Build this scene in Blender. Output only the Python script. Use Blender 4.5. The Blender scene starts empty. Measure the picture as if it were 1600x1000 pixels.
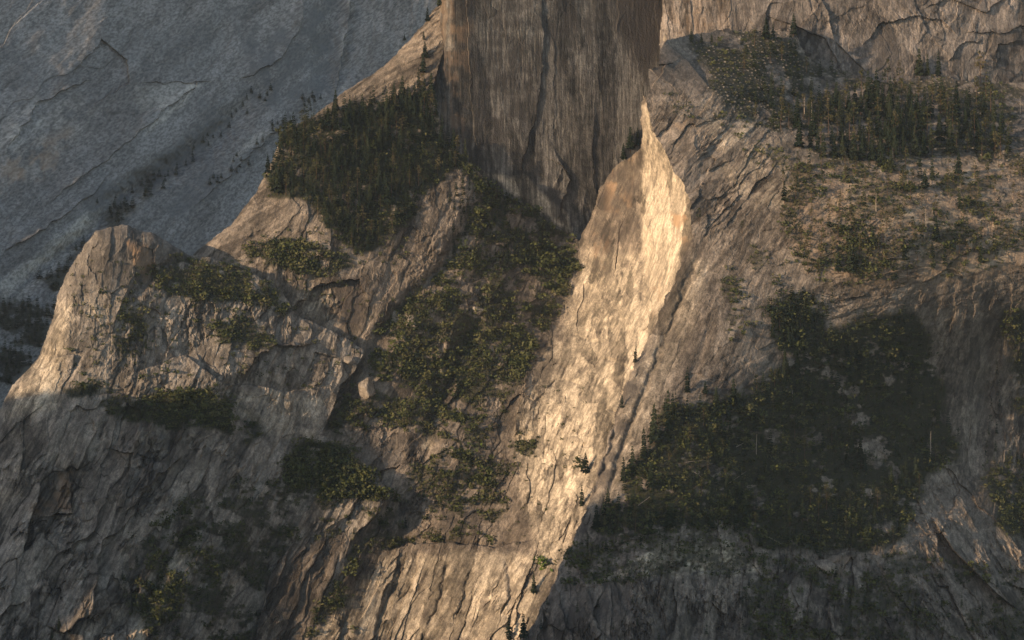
import bpy, math, random
import numpy as np

random.seed(7); RNG = np.random.default_rng(7)
SC = bpy.context.scene
# ------------------------------------------------------------------ camera, world, sun, exposure
FPX = 4115.0                                   # focal length for a 1600 px wide frame
cam_d = bpy.data.cameras.new('camera'); cam = bpy.data.objects.new('camera', cam_d)
SC.collection.objects.link(cam); SC.camera = cam
cam_d.sensor_width = 36.0; cam_d.lens = 36.0 * FPX / 1600.0
cam_d.clip_start = 5.0; cam_d.clip_end = 60000.0
cam.rotation_euler = (math.radians(90), 0, 0)

SUN_EL = math.atan(0.22)
SH = np.array((-0.85, -0.527))                 # horizontal direction towards the sun
SUN = np.array((SH[0]*math.cos(SUN_EL), SH[1]*math.cos(SUN_EL), math.sin(SUN_EL)))
w = bpy.data.worlds.new('World'); SC.world = w; w.use_nodes = True
nt = w.node_tree; bg = nt.nodes['Background']
sky = nt.nodes.new('ShaderNodeTexSky'); sky.sky_type = 'NISHITA'; sky.sun_disc = False
sky.sun_elevation = SUN_EL; sky.sun_rotation = math.atan2(SH[0], SH[1])
sky.altitude = 2000; sky.dust_density = 2.5
tint = nt.nodes.new('ShaderNodeMix'); tint.data_type = 'RGBA'; tint.blend_type = 'MULTIPLY'; tint.inputs[0].default_value = 1.0
tint.inputs[7].default_value = (1.0, 0.89, 0.75, 1.0)   # warm grade on the sky fill
nt.links.new(sky.outputs[0], tint.inputs[6]); nt.links.new(tint.outputs[2], bg.inputs[0]); bg.inputs[1].default_value = 0.15
sun_d = bpy.data.lights.new('sun', 'SUN'); sun_o = bpy.data.objects.new('sun', sun_d)
SC.collection.objects.link(sun_o)
sun_d.energy = 3.35; sun_d.angle = math.radians(0.5); sun_d.color = (1.0, 0.725, 0.455)
from mathutils import Vector
sun_o.rotation_euler = Vector(SUN).to_track_quat('Z', 'Y').to_euler()
vs = SC.view_settings; vs.view_transform = 'Standard'; vs.look = 'None'; vs.gamma = 1.0
vs.exposure = 0.93
SC.cycles.use_denoising = True
SC.cycles.max_bounces = 4; SC.cycles.diffuse_bounces = 2; SC.cycles.volume_bounces = 0
SC.cycles.transparent_max_bounces = 4

def sstep(a, b, x):
    t = np.clip((x-a)/(b-a), 0, 1); return t*t*(3-2*t)
# ------------------------------------------------------------------ noise helpers (all in metres)
_PT = np.random.default_rng(11).permutation(4096).astype(np.int32); _RT = np.random.default_rng(12).random(4096).astype(np.float32)
_GXT = np.cos(_RT*2*math.pi).astype(np.float32); _GYT = np.sin(_RT*2*math.pi).astype(np.float32)
def _hi(ix, iy, seed):
    return _PT[(_PT[(ix+seed*131) & 4095]+iy+seed*57) & 4095]
def _hash(ix, iy, seed): return _RT[_hi(ix.astype(np.int32), iy.astype(np.int32), seed)]
def perlin(x, y, seed=0):
    xf = np.floor(x); yf = np.floor(y); fx = (x-xf).astype(np.float32); fy = (y-yf).astype(np.float32)
    xi = xf.astype(np.int32); yi = yf.astype(np.int32)
    sx = fx*fx*fx*(fx*(fx*6-15)+10); sy = fy*fy*fy*(fy*(fy*6-15)+10)
    def g(a, b):
        t = _hi(xi+a, yi+b, seed)
        return _GXT[t]*(fx-a)+_GYT[t]*(fy-b)
    n0 = g(0, 0)*(1-sx)+g(1, 0)*sx; n1 = g(0, 1)*(1-sx)+g(1, 1)*sx
    return (n0*(1-sy)+n1*sy)*1.5
def fbm(x, y, octv=4, seed=0, gain=0.5):
    s = 0; a = 1.0; t = 0
    for k in range(octv):
        s = s+a*perlin(x*2**k+17.3*k, y*2**k-9.1*k, seed+k*13); t += a; a *= gain
    return s/t
def ridged(x, y, octv=4, seed=0, gain=0.5):
    s = 0; a = 1.0; t = 0
    for k in range(octv):
        s = s+a*(1-2*np.abs(perlin(x*2**k+7.3*k, y*2**k-3.1*k, seed+k*13))); t += a; a *= gain
    return s/t
def cells(x, y, seed=0):
    xi = np.floor(x); yi = np.floor(y)
    f1 = np.full(x.shape, 9.0); f2 = np.full(x.shape, 9.0)
    cx = np.zeros(x.shape); cy = np.zeros(x.shape); dx = np.zeros(x.shape); dy = np.zeros(x.shape)
    for a in (-1, 0, 1):
        for b in (-1, 0, 1):
            jx = xi+a; jy = yi+b
            ex = jx+_hash(jx, jy, seed)-x; ey = jy+_hash(jx, jy, seed+5)-y
            d = ex*ex+ey*ey
            m = d < f1
            f2 = np.where(m, f1, np.minimum(f2, d)); f1 = np.where(m, d, f1)
            cx = np.where(m, jx, cx); cy = np.where(m, jy, cy); dx = np.where(m, ex, dx); dy = np.where(m, ey, dy)
    return np.sqrt(f1), np.sqrt(f2), cx, cy, dx, dy
def facets(al, ac, L, el, seed):
    x = al/(L*el); y = ac/L
    wx = x+0.16*fbm(al/(L*0.9), ac/(L*0.9), 2, seed+50); wy = y+0.16*fbm(al/(L*0.9), ac/(L*0.9), 2, seed+60)
    f1, f2, cx, cy, dx, dy = cells(wx, wy, seed)
    r = _hash(cx, cy, seed+9)-0.5; a = _hash(cx, cy, seed+10)-0.5; b = _hash(cx, cy, seed+11)-0.5
    crack = np.clip(1-(f2-f1)/0.09, 0, 1)*sstep(-0.1, 0.3, fbm(al/(L*3), ac/(L*3), 2, seed+70))
    return r+1.2*a*dx+2.6*b*dy-0.15*crack, crack, _hash(cx, cy, seed+12)-0.5

# ------------------------------------------------------------------ picture plane <-> metres
def world(px, py, d):
    return np.stack(((px-800.0)/FPX*d, d, (500.0-py)/FPX*d), -1)
def inside(poly, x, y):
    p = np.asarray(poly, float); r = np.zeros(x.shape, bool); n = len(p)
    for i in range(n):
        x0, y0 = p[i]; x1, y1 = p[i-1]
        if y0 == y1: continue
        c = ((y0 > y) != (y1 > y)) & (x < (x1-x0)*(y-y0)/(y1-y0)+x0)
        r ^= c
    return r
def segdist(poly, x, y, closed=False, signed=False):
    p = np.asarray(poly, float); best = np.full(x.shape, 1e9); sg = np.zeros(x.shape); al = np.zeros(x.shape)
    n = len(p); tot = 0.0
    for i in range(n if closed else n-1):
        a = p[i]; b = p[(i+1) % n]; v = b-a; L2 = float(v@v)+1e-9
        t = np.clip(((x-a[0])*v[0]+(y-a[1])*v[1])/L2, 0, 1)
        ex = x-a[0]-t*v[0]; ey = y-a[1]-t*v[1]; d = np.hypot(ex, ey); m = d < best
        best = np.where(m, d, best)
        if signed:
            sg = np.where(m, np.sign(v[0]*(y-a[1])-v[1]*(x-a[0])), sg); al = np.where(m, tot+t*math.sqrt(L2), al)
        tot += math.sqrt(L2)
    if signed: return best, sg, al, tot
    return best
def polysoft(poly, x, y, soft):
    d = segdist(poly, x, y, True); i = inside(poly, x, y)
    return sstep(-soft, soft, np.where(i, d, -d))
def tps(ctrl, x, y, lam=0.002):
    c = np.asarray(ctrl, float); P = c[:, :2]/500.0; n = len(c)
    def U(r2): return np.where(r2 > 1e-12, r2*np.log(r2+1e-12), 0.0)*0.5
    K = U(((P[:, None]-P[None])**2).sum(-1))+lam*np.eye(n)
    Q = np.hstack((np.ones((n, 1)), P)); A = np.zeros((n+3, n+3)); A[:n, :n] = K; A[:n, n:] = Q; A[n:, :n] = Q.T
    m = c[:, 2].mean(); sol = np.linalg.solve(A, np.concatenate((c[:, 2]-m, np.zeros(3))))
    X = x/500.0; Y = y/500.0; out = sol[n]+sol[n+1]*X+sol[n+2]*Y
    for i in range(n): out = out+sol[i]*U((X-P[i, 0])**2+(Y-P[i, 1])**2)
    return out+m

# ------------------------------------------------------------------ materials
def node(nt, typ, **kw):
    n = nt.nodes.new(typ)
    for k, v in kw.items():
        if k.startswith('i_'): n.inputs[k[2:].replace('_', ' ')].default_value = v
        else: setattr(n, k, v)
    return n
def mixc(nt, fac, a, b, mode='MIX'):
    m = nt.nodes.new('ShaderNodeMix'); m.data_type = 'RGBA'; m.blend_type = mode
    for s, v in ((m.inputs['Factor'], fac), (m.inputs[6], a), (m.inputs[7], b)):
        if isinstance(v, (int, float)): s.default_value = v
        elif isinstance(v, tuple): s.default_value = v if len(v) == 4 else v+(1,)
        else: nt.links.new(v, s)
    return m.outputs[2]
def ramp(nt, src, p0, p1, c0=0.0, c1=1.0):
    r = nt.nodes.new('ShaderNodeMapRange'); r.interpolation_type = 'SMOOTHSTEP'
    r.inputs[1].default_value = p0; r.inputs[2].default_value = p1; r.inputs[3].default_value = c0; r.inputs[4].default_value = c1
    nt.links.new(src, r.inputs[0]); return r.outputs[0]
def noise(nt, scale, vec_scale, detail=5, rough=0.6, rot=(0, 0, 0)):
    tc = nt.nodes.new('ShaderNodeTexCoord'); mp = nt.nodes.new('ShaderNodeMapping'); m0 = nt.nodes.new('ShaderNodeMapping')
    mp.inputs['Scale'].default_value = vec_scale; m0.inputs['Rotation'].default_value = rot
    nt.links.new(tc.outputs['Object'], m0.inputs[0]); nt.links.new(m0.outputs[0], mp.inputs[0])
    if scale == 0: return mp.outputs[0]
    n = nt.nodes.new('ShaderNodeTexNoise'); n.inputs['Scale'].default_value = scale
    n.inputs['Detail'].default_value = detail; n.inputs['Roughness'].default_value = rough
    nt.links.new(mp.outputs[0], n.inputs['Vector']); return n.outputs['Fac']
def rock_material(name, base, dark, pale=(0.40, 0.335, 0.255), iron=(0.38, 0.24, 0.14), soil=(0.040, 0.036, 0.024), lean=0.0, bump=1.0, streak=0.5, con=1.0, sz=0.10):
    m = bpy.data.materials.new(name); m.use_nodes = True; nt = m.node_tree
    bs = nt.nodes['Principled BSDF']; bs.inputs['Roughness'].default_value = 0.95
    bs.inputs['Specular IOR Level'].default_value = 0.15
    at = node(nt, 'ShaderNodeAttribute', attribute_name='mask'); sp = nt.nodes.new('ShaderNodeSeparateColor')
    nt.links.new(at.outputs['Color'], sp.inputs[0]); stain, iron_sun, veg = sp.outputs; pal = at.outputs['Alpha']  # stain, iron and pale channels also carry painted sun and shade
    rot = (0, -lean, 0)
    tt = node(nt, 'ShaderNodeAttribute', attribute_name='tone'); ts = nt.nodes.new('ShaderNodeSeparateColor'); nt.links.new(tt.outputs['Color'], ts.inputs[0])
    n1 = noise(nt, 0.035, (1, 1, 0.8), 8, 0.65); n2 = noise(nt, 0.25, (1, 0.5, sz), 6, 0.66, rot); n3 = noise(nt, 0.5, (1, 1, 0.7), 5, 0.7)
    def mul(a, b):
        k = node(nt, 'ShaderNodeMath', operation='MULTIPLY'); nt.links.new(a, k.inputs[0]); nt.links.new(b, k.inputs[1]); return k.outputs[0]
    vo = node(nt, 'ShaderNodeTexVoronoi', feature='DISTANCE_TO_EDGE'); vo.inputs['Scale'].default_value = 0.11; nt.links.new(noise(nt, 0, (1, 0.6, 0.34), rot=rot), vo.inputs['Vector'])
    vc = node(nt, 'ShaderNodeTexVoronoi', feature='F1'); vc.inputs['Scale'].default_value = 0.3; nt.links.new(noise(nt, 0, (1, 0.6, 0.4), rot=(0, -lean-0.2, 0)), vc.inputs['Vector'])
    vs_ = nt.nodes.new('ShaderNodeSeparateColor'); nt.links.new(vc.outputs['Color'], vs_.inputs[0])
    lum = mul(mul(mul(ramp(nt, vo.outputs['Distance'], 0.0, 0.06, 0.80, 1.0), ramp(nt, vs_.outputs[0], 0.0, 1.0, 0.94, 1.06)), ramp(nt, ts.outputs[0], 0.12, 0.88, 1-0.66*con, 1+0.75*con)), mul(ramp(nt, n1, 0.44, 0.56, 1-0.16*con**1.5, 1+0.14*con**1.5), ramp(nt, n2, 0.42, 0.60, 1+0.28*streak, 1-0.5*streak)))
    lum = mul(lum, mul(ramp(nt, n1, 0, 1, 1, 1), ramp(nt, n3, 0.40, 0.60, 1+0.12*con**2, 1-0.22*con**2)))
    cc = node(nt, 'ShaderNodeCombineColor')
    for q in range(3): nt.links.new(lum, cc.inputs[q])
    c = mixc(nt, pal, base, pale)
    c = mixc(nt, 1.0, c, cc.outputs[0], 'MULTIPLY')
    c = mixc(nt, iron_sun, c, iron)
    c = mixc(nt, stain, c, dark)
    c = mixc(nt, ramp(nt, ts.outputs[1], 0.1, 0.9, 0, 0.4), c, tuple(v*0.45 for v in dark))
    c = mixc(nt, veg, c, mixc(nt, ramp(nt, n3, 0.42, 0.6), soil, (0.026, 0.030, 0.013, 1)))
    nt.links.new(c, bs.inputs['Base Color'])
    b = node(nt, 'ShaderNodeBump'); b.inputs['Strength'].default_value = 1.0; b.inputs['Distance'].default_value = 1.6*bump
    mm = nt.nodes.new('ShaderNodeMath'); mm.operation = 'ADD'; nt.links.new(n3, mm.inputs[0]); nt.links.new(n2, mm.inputs[1])
    nt.links.new(mm.outputs[0], b.inputs['Height']); nt.links.new(b.outputs[0], bs.inputs['Normal'])
    return m
def leaf_material(name, c0, c1, c2):
    m = bpy.data.materials.new(name); m.use_nodes = True; nt = m.node_tree
    bs = nt.nodes['Principled BSDF']; bs.inputs['Roughness'].default_value = 0.8; bs.inputs['Specular IOR Level'].default_value = 0.1
    at = node(nt, 'ShaderNodeAttribute', attribute_name='tint'); oi = nt.nodes.new('ShaderNodeObjectInfo')
    sp = nt.nodes.new('ShaderNodeSeparateColor'); nt.links.new(at.outputs['Color'], sp.inputs[0])
    mm = node(nt, 'ShaderNodeMath', operation='ADD'); nt.links.new(sp.outputs[1], mm.inputs[0]); nt.links.new(oi.outputs['Random'], mm.inputs[1])
    fr = node(nt, 'ShaderNodeMath', operation='FRACT'); nt.links.new(mm.outputs[0], fr.inputs[0])
    c = mixc(nt, sp.outputs[0], c0, c1); c = mixc(nt, ramp(nt, fr.outputs[0], 0, 0.5, 0.55, 0), c, tuple(v*0.5 for v in c0[:3])); c = mixc(nt, ramp(nt, fr.outputs[0], 0.45, 1.0, 0, 0.65), c, c2)
    nt.links.new(c, bs.inputs['Base Color']); return m
def plain(name, col, rough=0.9):
    m = bpy.data.materials.new(name); m.use_nodes = True; nt = m.node_tree
    bs = nt.nodes['Principled BSDF']; bs.inputs['Roughness'].default_value = rough; bs.inputs['Specular IOR Level'].default_value = 0.1
    n = noise(nt, 1.2, (1, 1, 0.2), 4); c = mixc(nt, ramp(nt, n, 0.3, 0.7), tuple(v*0.6 for v in col), col)
    nt.links.new(c, bs.inputs['Base Color']); return m

# ------------------------------------------------------------------ mesh helpers
def make_mesh(name, V, Fq, mat, smooth=False, attr=None):
    me = bpy.data.meshes.new(name); V = np.ascontiguousarray(V, np.float32); Fq = np.ascontiguousarray(Fq, np.int32)
    k = Fq.shape[1]
    me.vertices.add(len(V)); me.vertices.foreach_set('co', V.ravel())
    me.loops.add(Fq.size); me.loops.foreach_set('vertex_index', Fq.ravel())
    me.polygons.add(len(Fq)); me.polygons.foreach_set('loop_start', np.arange(0, Fq.size, k, dtype=np.int32))
    me.polygons.foreach_set('use_smooth', np.full(len(Fq), smooth))
    if attr:
        for an, arr in attr.items():
            a = me.attributes.new(an, 'FLOAT_COLOR', 'POINT'); a.data.foreach_set('color', np.ascontiguousarray(arr, np.float32).ravel())
    me.materials.append(mat); me.update(calc_edges=True); me.validate(); return me
def link(name, me, parent=None):
    o = bpy.data.objects.new(name, me); SC.collection.objects.link(o)
    if parent: o.parent = parent
    return o

# ------------------------------------------------------------------ terrain builder
STEP = 1.35
GX = np.arange(-80, 1681, STEP); GY = np.arange(-80, 1081, STEP)
COMP = np.full((len(GY), len(GX)), 1e9); WHO = np.full(COMP.shape, -1, np.int8); LAYERS = []
def wander(x, y): return 26*fbm(x/60, y/45, 4, 401), 22*fbm(x/60, y/45, 4, 402)
def vegn(x, y): return 0.75*fbm((x-0.5*y)/70, y/60, 2, 303)+0.65*fbm(x/30, y/19, 3, 301)+0.35*fbm(x/11, y/7, 2, 302)      # where soil has gathered
VEG = []                                        # (layer, polygon, ground cover strength, softness)
def terrain(name, label, poly, ctrl, zones, mat, sil=(), feats=(), masks=(), jag=4.0, skirt=250.0, sm=0.002):
    P = np.asarray(poly, float)
    i0 = max(0, np.searchsorted(GX, P[:, 0].min()-6)); i1 = min(len(GX), np.searchsorted(GX, P[:, 0].max()+6))
    j0 = max(0, np.searchsorted(GY, P[:, 1].min()-6)); j1 = min(len(GY), np.searchsorted(GY, P[:, 1].max()+6))
    X, Y = np.meshgrid(GX[i0:i1], GY[j0:j1]); sd = len(LAYERS)*101+3
    jx = X+jag*fbm(X/28, Y/28, 4, sd+1); jy = Y+jag*fbm(X/28, Y/28, 4, sd+2)
    ins = inside(poly, jx, jy)
    X2, Y2 = X, Y; use = ins.copy()
    c = ins[:-1, :-1] & ins[1:, :-1] & ins[:-1, 1:] & ins[1:, 1:]
    use[:] = False
    for a in (0, 1):
        for b in (0, 1): use[a:a+c.shape[0], b:b+c.shape[1]] |= c
    X = X[use]; Y = Y[use]; jx = jx[use]; jy = jy[use]
    d = tps(ctrl, X, Y, sm); u = X*0.85; v = Y*0.85
    for ft in feats:
        k = ft[0]; pts = ft[1]; amp = ft[2]; wd = ft[3]
        wob = 5*fbm(X/22, Y/22, 3, sd+31)
        D, sg, al, tot = segdist(pts, X+wob, Y+wob, False, True)
        endf = sstep(0, 1, np.clip(np.minimum(al, tot-al)/(0.22*tot), 0, 1))
        if k == 'step':                          # ground left of the line stands nearer, dying away within wd px
            d = d-amp*endf*np.where(sg < 0, 1, 0)*np.exp(-D/wd)*(1+0.3*fbm(X/30, Y/30, 2, sd+33))
        elif k == 'groove':
            d = d+amp*endf*np.exp(-(D/wd)**2)
    W = []
    for z in zones:
        ws = np.zeros(X.shape)+1e-6
        for (ax, ay, ar) in z['at']: ws = ws+np.exp(-((X-ax)**2+(Y-ay)**2)/(ar*ar))
        W.append(ws)
    tot = sum(W); disp = np.zeros(X.shape); streak = np.zeros(X.shape); tone = np.zeros(X.shape); crk = np.zeros(X.shape)
    for zi, z in enumerate(zones):
        th = math.radians(z.get('ang', 90)); wz = W[zi]/tot; s = sd+zi*7
        bend = 0.45*z.get('bend', 14)*fbm(u/90, v/90, 3, s+71)
        al = (u+bend)*math.cos(th)+(v+bend)*math.sin(th); ac = -(u+bend)*math.sin(th)+(v+bend)*math.cos(th)
        L = z.get('L', 26); el = z.get('el', 2.6)*1.3; fa = z.get('fac', 7)
        n = z.get('big', 10)*fbm(u/110, v/110, 3, s+1)
        def rot_(a_): return al*math.cos(a_)-ac*math.sin(a_), al*math.sin(a_)+ac*math.cos(a_)
        a1, b1 = rot_(0.16); a2, b2 = rot_(-0.22); a3, b3 = rot_(0.1)
        f_a, c_a, t_a = facets(al, ac, L, el, s+2); f_b, c_b, t_b = facets(a1, b1, L*0.42, el*1.1, s+3); f_c, c_c, t_c = facets(a2, b2, L*0.2, el*0.8, s+4); f_d, c_d, t_d = facets(a3, b3, L*0.1, el*1.1, s+12)
        wear = sstep(-0.12, 0.3, fbm(u/55, v/55, 3, s+13))           # broken ground here, smooth slab there
        rg = min(1.0, z.get('rough', 2.0)/3.0)
        n = n+fa*(1.0*f_a+0.55*f_b*(0.35+0.65*wear)+(0.36*f_c+0.22*f_d)*(0.1+0.9*wear)*(0.5+0.5*rg)*1.3)
        sw = z.get('sw', 5); sl = z.get('sl', 60)
        st = fbm(al/sl, ac/sw, 4, s+4, 0.65); rib = ridged(al/sl, ac/(sw*2.6), 2, s+8, 0.5)
        n = n+z.get('str', 1.5)*(0.35*st+0.55*rib)+z.get('rough', 2.0)*(0.8*fbm(u/34, v/34, 3, s+5, 0.5)+0.35*ridged(u/12, v/12, 3, s+15)*wear)+z.get('fine', 0.7)*0.9*fbm(u/3.4, v/3.4, 2, s+6)*wear
        tone = tone+wz*(0.34*t_a+0.34*t_b+0.30*t_c*(0.15+0.85*wear)+0.3*t_d*wear+0.4*st*min(1.0, z.get('str', 1.5)/2)+0.2*fbm(u/9, v/9, 3, s+9, 0.65)); crk = crk+wz*np.clip(c_a*0.9+c_b*0.7+c_c*0.5*wear, 0, 1)*min(1.0, fa/4)
        disp = disp+wz*n; streak = streak+wz*st
    d = d-0.75*disp
    for s_poly, rp, depth_f in sil:              # the surface turns away along its outline
        D = segdist(s_poly, jx, jy); t = np.clip(D/rp, 0, 1)
        d = d+rp*0.85*depth_f*(1-np.sqrt(np.clip(1-(1-t)**2, 0, 1)))
    # surface marks: dark streaks, iron, plants, pale rock; sun and shade painted into some
    M = np.zeros(X.shape+(4,))
    M[..., 0] = 0.55*sstep(0.12, 0.5, streak+0.5*fbm(u/60, v/60, 3, sd+81))
    for mk in masks:
        ch, pol, amt, soft = mk[:4]; lo = mk[4] if len(mk) > 4 else -0.2
        q = polysoft(pol, X+9*fbm(X/35, Y/35, 3, sd+82), Y+9*fbm(X/35, Y/35, 3, sd+83), soft)
        nz = 0.6*streak+0.8*fbm(u/24, v/24, 4, sd+84+ch)
        q = q*sstep(lo, lo+0.35, nz)*amt
        M[..., ch] = np.maximum(M[..., ch], q) if amt > 0 else M[..., ch]*(1+q)
    li = len(LAYERS)
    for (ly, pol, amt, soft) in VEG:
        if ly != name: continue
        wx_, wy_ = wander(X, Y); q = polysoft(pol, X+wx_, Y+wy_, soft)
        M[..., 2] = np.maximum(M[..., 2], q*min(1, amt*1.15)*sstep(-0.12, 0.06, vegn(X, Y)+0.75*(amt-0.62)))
    T4 = np.zeros(X.shape+(4,)); T4[..., 0] = np.clip(0.5+1.05*tone, 0, 1); T4[..., 1] = crk; T4[..., 3] = 1
    V = world(X, Y, d); A = M; idx = np.full(X2.shape, -1, np.int64); idx[use] = np.arange(len(V))
    q = np.stack((idx[:-1, :-1], idx[1:, :-1], idx[1:, 1:], idx[:-1, 1:]), -1)[c]
    # skirt: carry the rock on behind every outer edge
    e = np.concatenate((q[:, [0, 1]], q[:, [1, 2]], q[:, [2, 3]], q[:, [3, 0]]))
    key = np.minimum(e[:, 0], e[:, 1])*len(V)*1+np.maximum(e[:, 0], e[:, 1])
    _, inv, cnt = np.unique(key, return_inverse=True, return_counts=True); be = e[cnt[inv] == 1]
    bv = np.unique(be); mp = np.full(len(V), -1, np.int64); mp[bv] = len(V)+np.arange(len(bv))
    V2 = V[bv]*(1+skirt/V[bv][:, 1:2]); V = np.concatenate((V, V2)); A = np.concatenate((A, A[bv])); T4 = np.concatenate((T4, T4[bv]))
    q2 = np.stack((be[:, 1], be[:, 0], mp[be[:, 0]], mp[be[:, 1]]), -1)
    o = link(name, make_mesh(name, V, np.concatenate((q, q2)), mat, False, {'mask': A, 'tone': T4}))
    o['label'] = label; o['category'] = 'mountain'; o['kind'] = 'structure'
    cp = COMP[j0:j1, i0:i1]; wh = WHO[j0:j1, i0:i1]; dd = np.full(X2.shape, 1e9); dd[use] = d; near = dd < cp
    cp[near] = dd[near]; wh[near] = li; LAYERS.append(name); return o

M_FAR = rock_material('haze_toned_granite', (0.205, 0.198, 0.198), (0.11, 0.115, 0.125), pale=(0.42, 0.39, 0.36), lean=0.8, con=0.5, bump=0.15, streak=0.7, sz=0.05)  # distance haze partly put into these cool, low-contrast tones
M_FACE = rock_material('lichened_granite', (0.098, 0.091, 0.084), (0.045, 0.039, 0.036), iron=(0.17, 0.115, 0.075), lean=0.0, streak=0.8, sz=0.022)
M_PALE = rock_material('pale_granite', (0.150, 0.130, 0.118), (0.075, 0.064, 0.058))
M_MID = rock_material('warm_granite', (0.165, 0.135, 0.108), (0.07, 0.058, 0.05), lean=0.36)
M_LEFT = rock_material('grey_granite', (0.20, 0.172, 0.145), (0.075, 0.066, 0.058), lean=0.45)
M_RIGHT = rock_material('brown_granite', (0.165, 0.136, 0.112), (0.075, 0.064, 0.057), iron=(0.30, 0.215, 0.15), lean=0.45)

# ------------------------------------------------------------------ plant cover on the ground (outlines in the frame's coordinates)
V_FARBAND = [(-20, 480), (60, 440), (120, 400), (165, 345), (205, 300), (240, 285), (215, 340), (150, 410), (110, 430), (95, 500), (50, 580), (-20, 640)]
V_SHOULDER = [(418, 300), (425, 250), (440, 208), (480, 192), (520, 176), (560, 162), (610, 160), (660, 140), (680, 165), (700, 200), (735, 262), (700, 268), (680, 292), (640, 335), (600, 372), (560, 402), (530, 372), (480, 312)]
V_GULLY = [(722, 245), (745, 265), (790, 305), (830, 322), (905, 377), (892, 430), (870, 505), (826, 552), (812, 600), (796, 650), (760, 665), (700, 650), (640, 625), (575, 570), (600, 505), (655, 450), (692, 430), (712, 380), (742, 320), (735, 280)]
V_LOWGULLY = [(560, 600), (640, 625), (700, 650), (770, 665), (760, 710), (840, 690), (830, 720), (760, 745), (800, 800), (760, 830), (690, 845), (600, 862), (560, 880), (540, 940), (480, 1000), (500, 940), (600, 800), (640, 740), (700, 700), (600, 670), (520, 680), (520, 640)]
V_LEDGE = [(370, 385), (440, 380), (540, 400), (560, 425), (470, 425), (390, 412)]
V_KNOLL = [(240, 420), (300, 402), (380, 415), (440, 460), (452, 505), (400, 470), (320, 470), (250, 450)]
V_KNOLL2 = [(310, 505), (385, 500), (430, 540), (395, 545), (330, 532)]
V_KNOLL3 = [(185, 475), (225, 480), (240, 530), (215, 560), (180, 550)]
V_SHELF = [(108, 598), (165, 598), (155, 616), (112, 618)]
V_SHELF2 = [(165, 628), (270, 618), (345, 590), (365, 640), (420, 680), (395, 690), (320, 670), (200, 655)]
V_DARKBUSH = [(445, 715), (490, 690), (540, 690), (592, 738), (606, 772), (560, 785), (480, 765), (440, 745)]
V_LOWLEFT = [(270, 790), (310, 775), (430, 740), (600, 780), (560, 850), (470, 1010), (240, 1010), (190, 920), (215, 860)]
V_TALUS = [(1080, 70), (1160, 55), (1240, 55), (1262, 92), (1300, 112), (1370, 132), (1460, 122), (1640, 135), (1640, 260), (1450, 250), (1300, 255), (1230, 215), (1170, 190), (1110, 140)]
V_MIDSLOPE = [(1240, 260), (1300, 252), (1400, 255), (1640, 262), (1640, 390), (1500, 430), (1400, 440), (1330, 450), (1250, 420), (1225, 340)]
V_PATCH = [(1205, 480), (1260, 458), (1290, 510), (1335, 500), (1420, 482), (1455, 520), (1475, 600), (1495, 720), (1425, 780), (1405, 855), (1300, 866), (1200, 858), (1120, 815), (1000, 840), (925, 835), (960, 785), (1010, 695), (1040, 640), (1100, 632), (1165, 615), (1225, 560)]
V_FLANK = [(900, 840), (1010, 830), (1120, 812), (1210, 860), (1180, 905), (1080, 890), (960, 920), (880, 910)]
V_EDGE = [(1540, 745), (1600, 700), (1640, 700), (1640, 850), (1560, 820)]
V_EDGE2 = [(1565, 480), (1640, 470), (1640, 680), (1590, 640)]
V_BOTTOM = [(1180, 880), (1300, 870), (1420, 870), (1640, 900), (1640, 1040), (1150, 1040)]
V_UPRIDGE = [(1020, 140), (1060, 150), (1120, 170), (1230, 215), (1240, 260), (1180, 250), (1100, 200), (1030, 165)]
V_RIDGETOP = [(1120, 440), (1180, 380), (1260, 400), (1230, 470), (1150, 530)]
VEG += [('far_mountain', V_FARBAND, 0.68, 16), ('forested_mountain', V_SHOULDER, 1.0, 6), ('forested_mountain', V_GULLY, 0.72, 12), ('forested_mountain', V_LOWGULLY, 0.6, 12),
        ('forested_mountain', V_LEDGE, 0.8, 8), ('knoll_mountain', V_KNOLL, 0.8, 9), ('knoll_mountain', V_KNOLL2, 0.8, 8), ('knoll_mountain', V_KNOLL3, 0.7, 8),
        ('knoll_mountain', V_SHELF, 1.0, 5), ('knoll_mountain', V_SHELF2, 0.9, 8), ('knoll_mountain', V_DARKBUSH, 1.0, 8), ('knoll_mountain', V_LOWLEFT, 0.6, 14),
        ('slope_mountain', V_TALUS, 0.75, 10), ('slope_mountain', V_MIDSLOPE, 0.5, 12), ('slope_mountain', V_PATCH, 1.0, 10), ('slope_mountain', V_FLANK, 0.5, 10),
        ('slope_mountain', V_EDGE, 0.9, 12), ('slope_mountain', V_EDGE2, 0.8, 12), ('slope_mountain', V_BOTTOM, 0.5, 14), ('slope_mountain', V_UPRIDGE, 0.45, 8), ('slope_mountain', V_RIDGETOP, 0.45, 12)]

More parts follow.
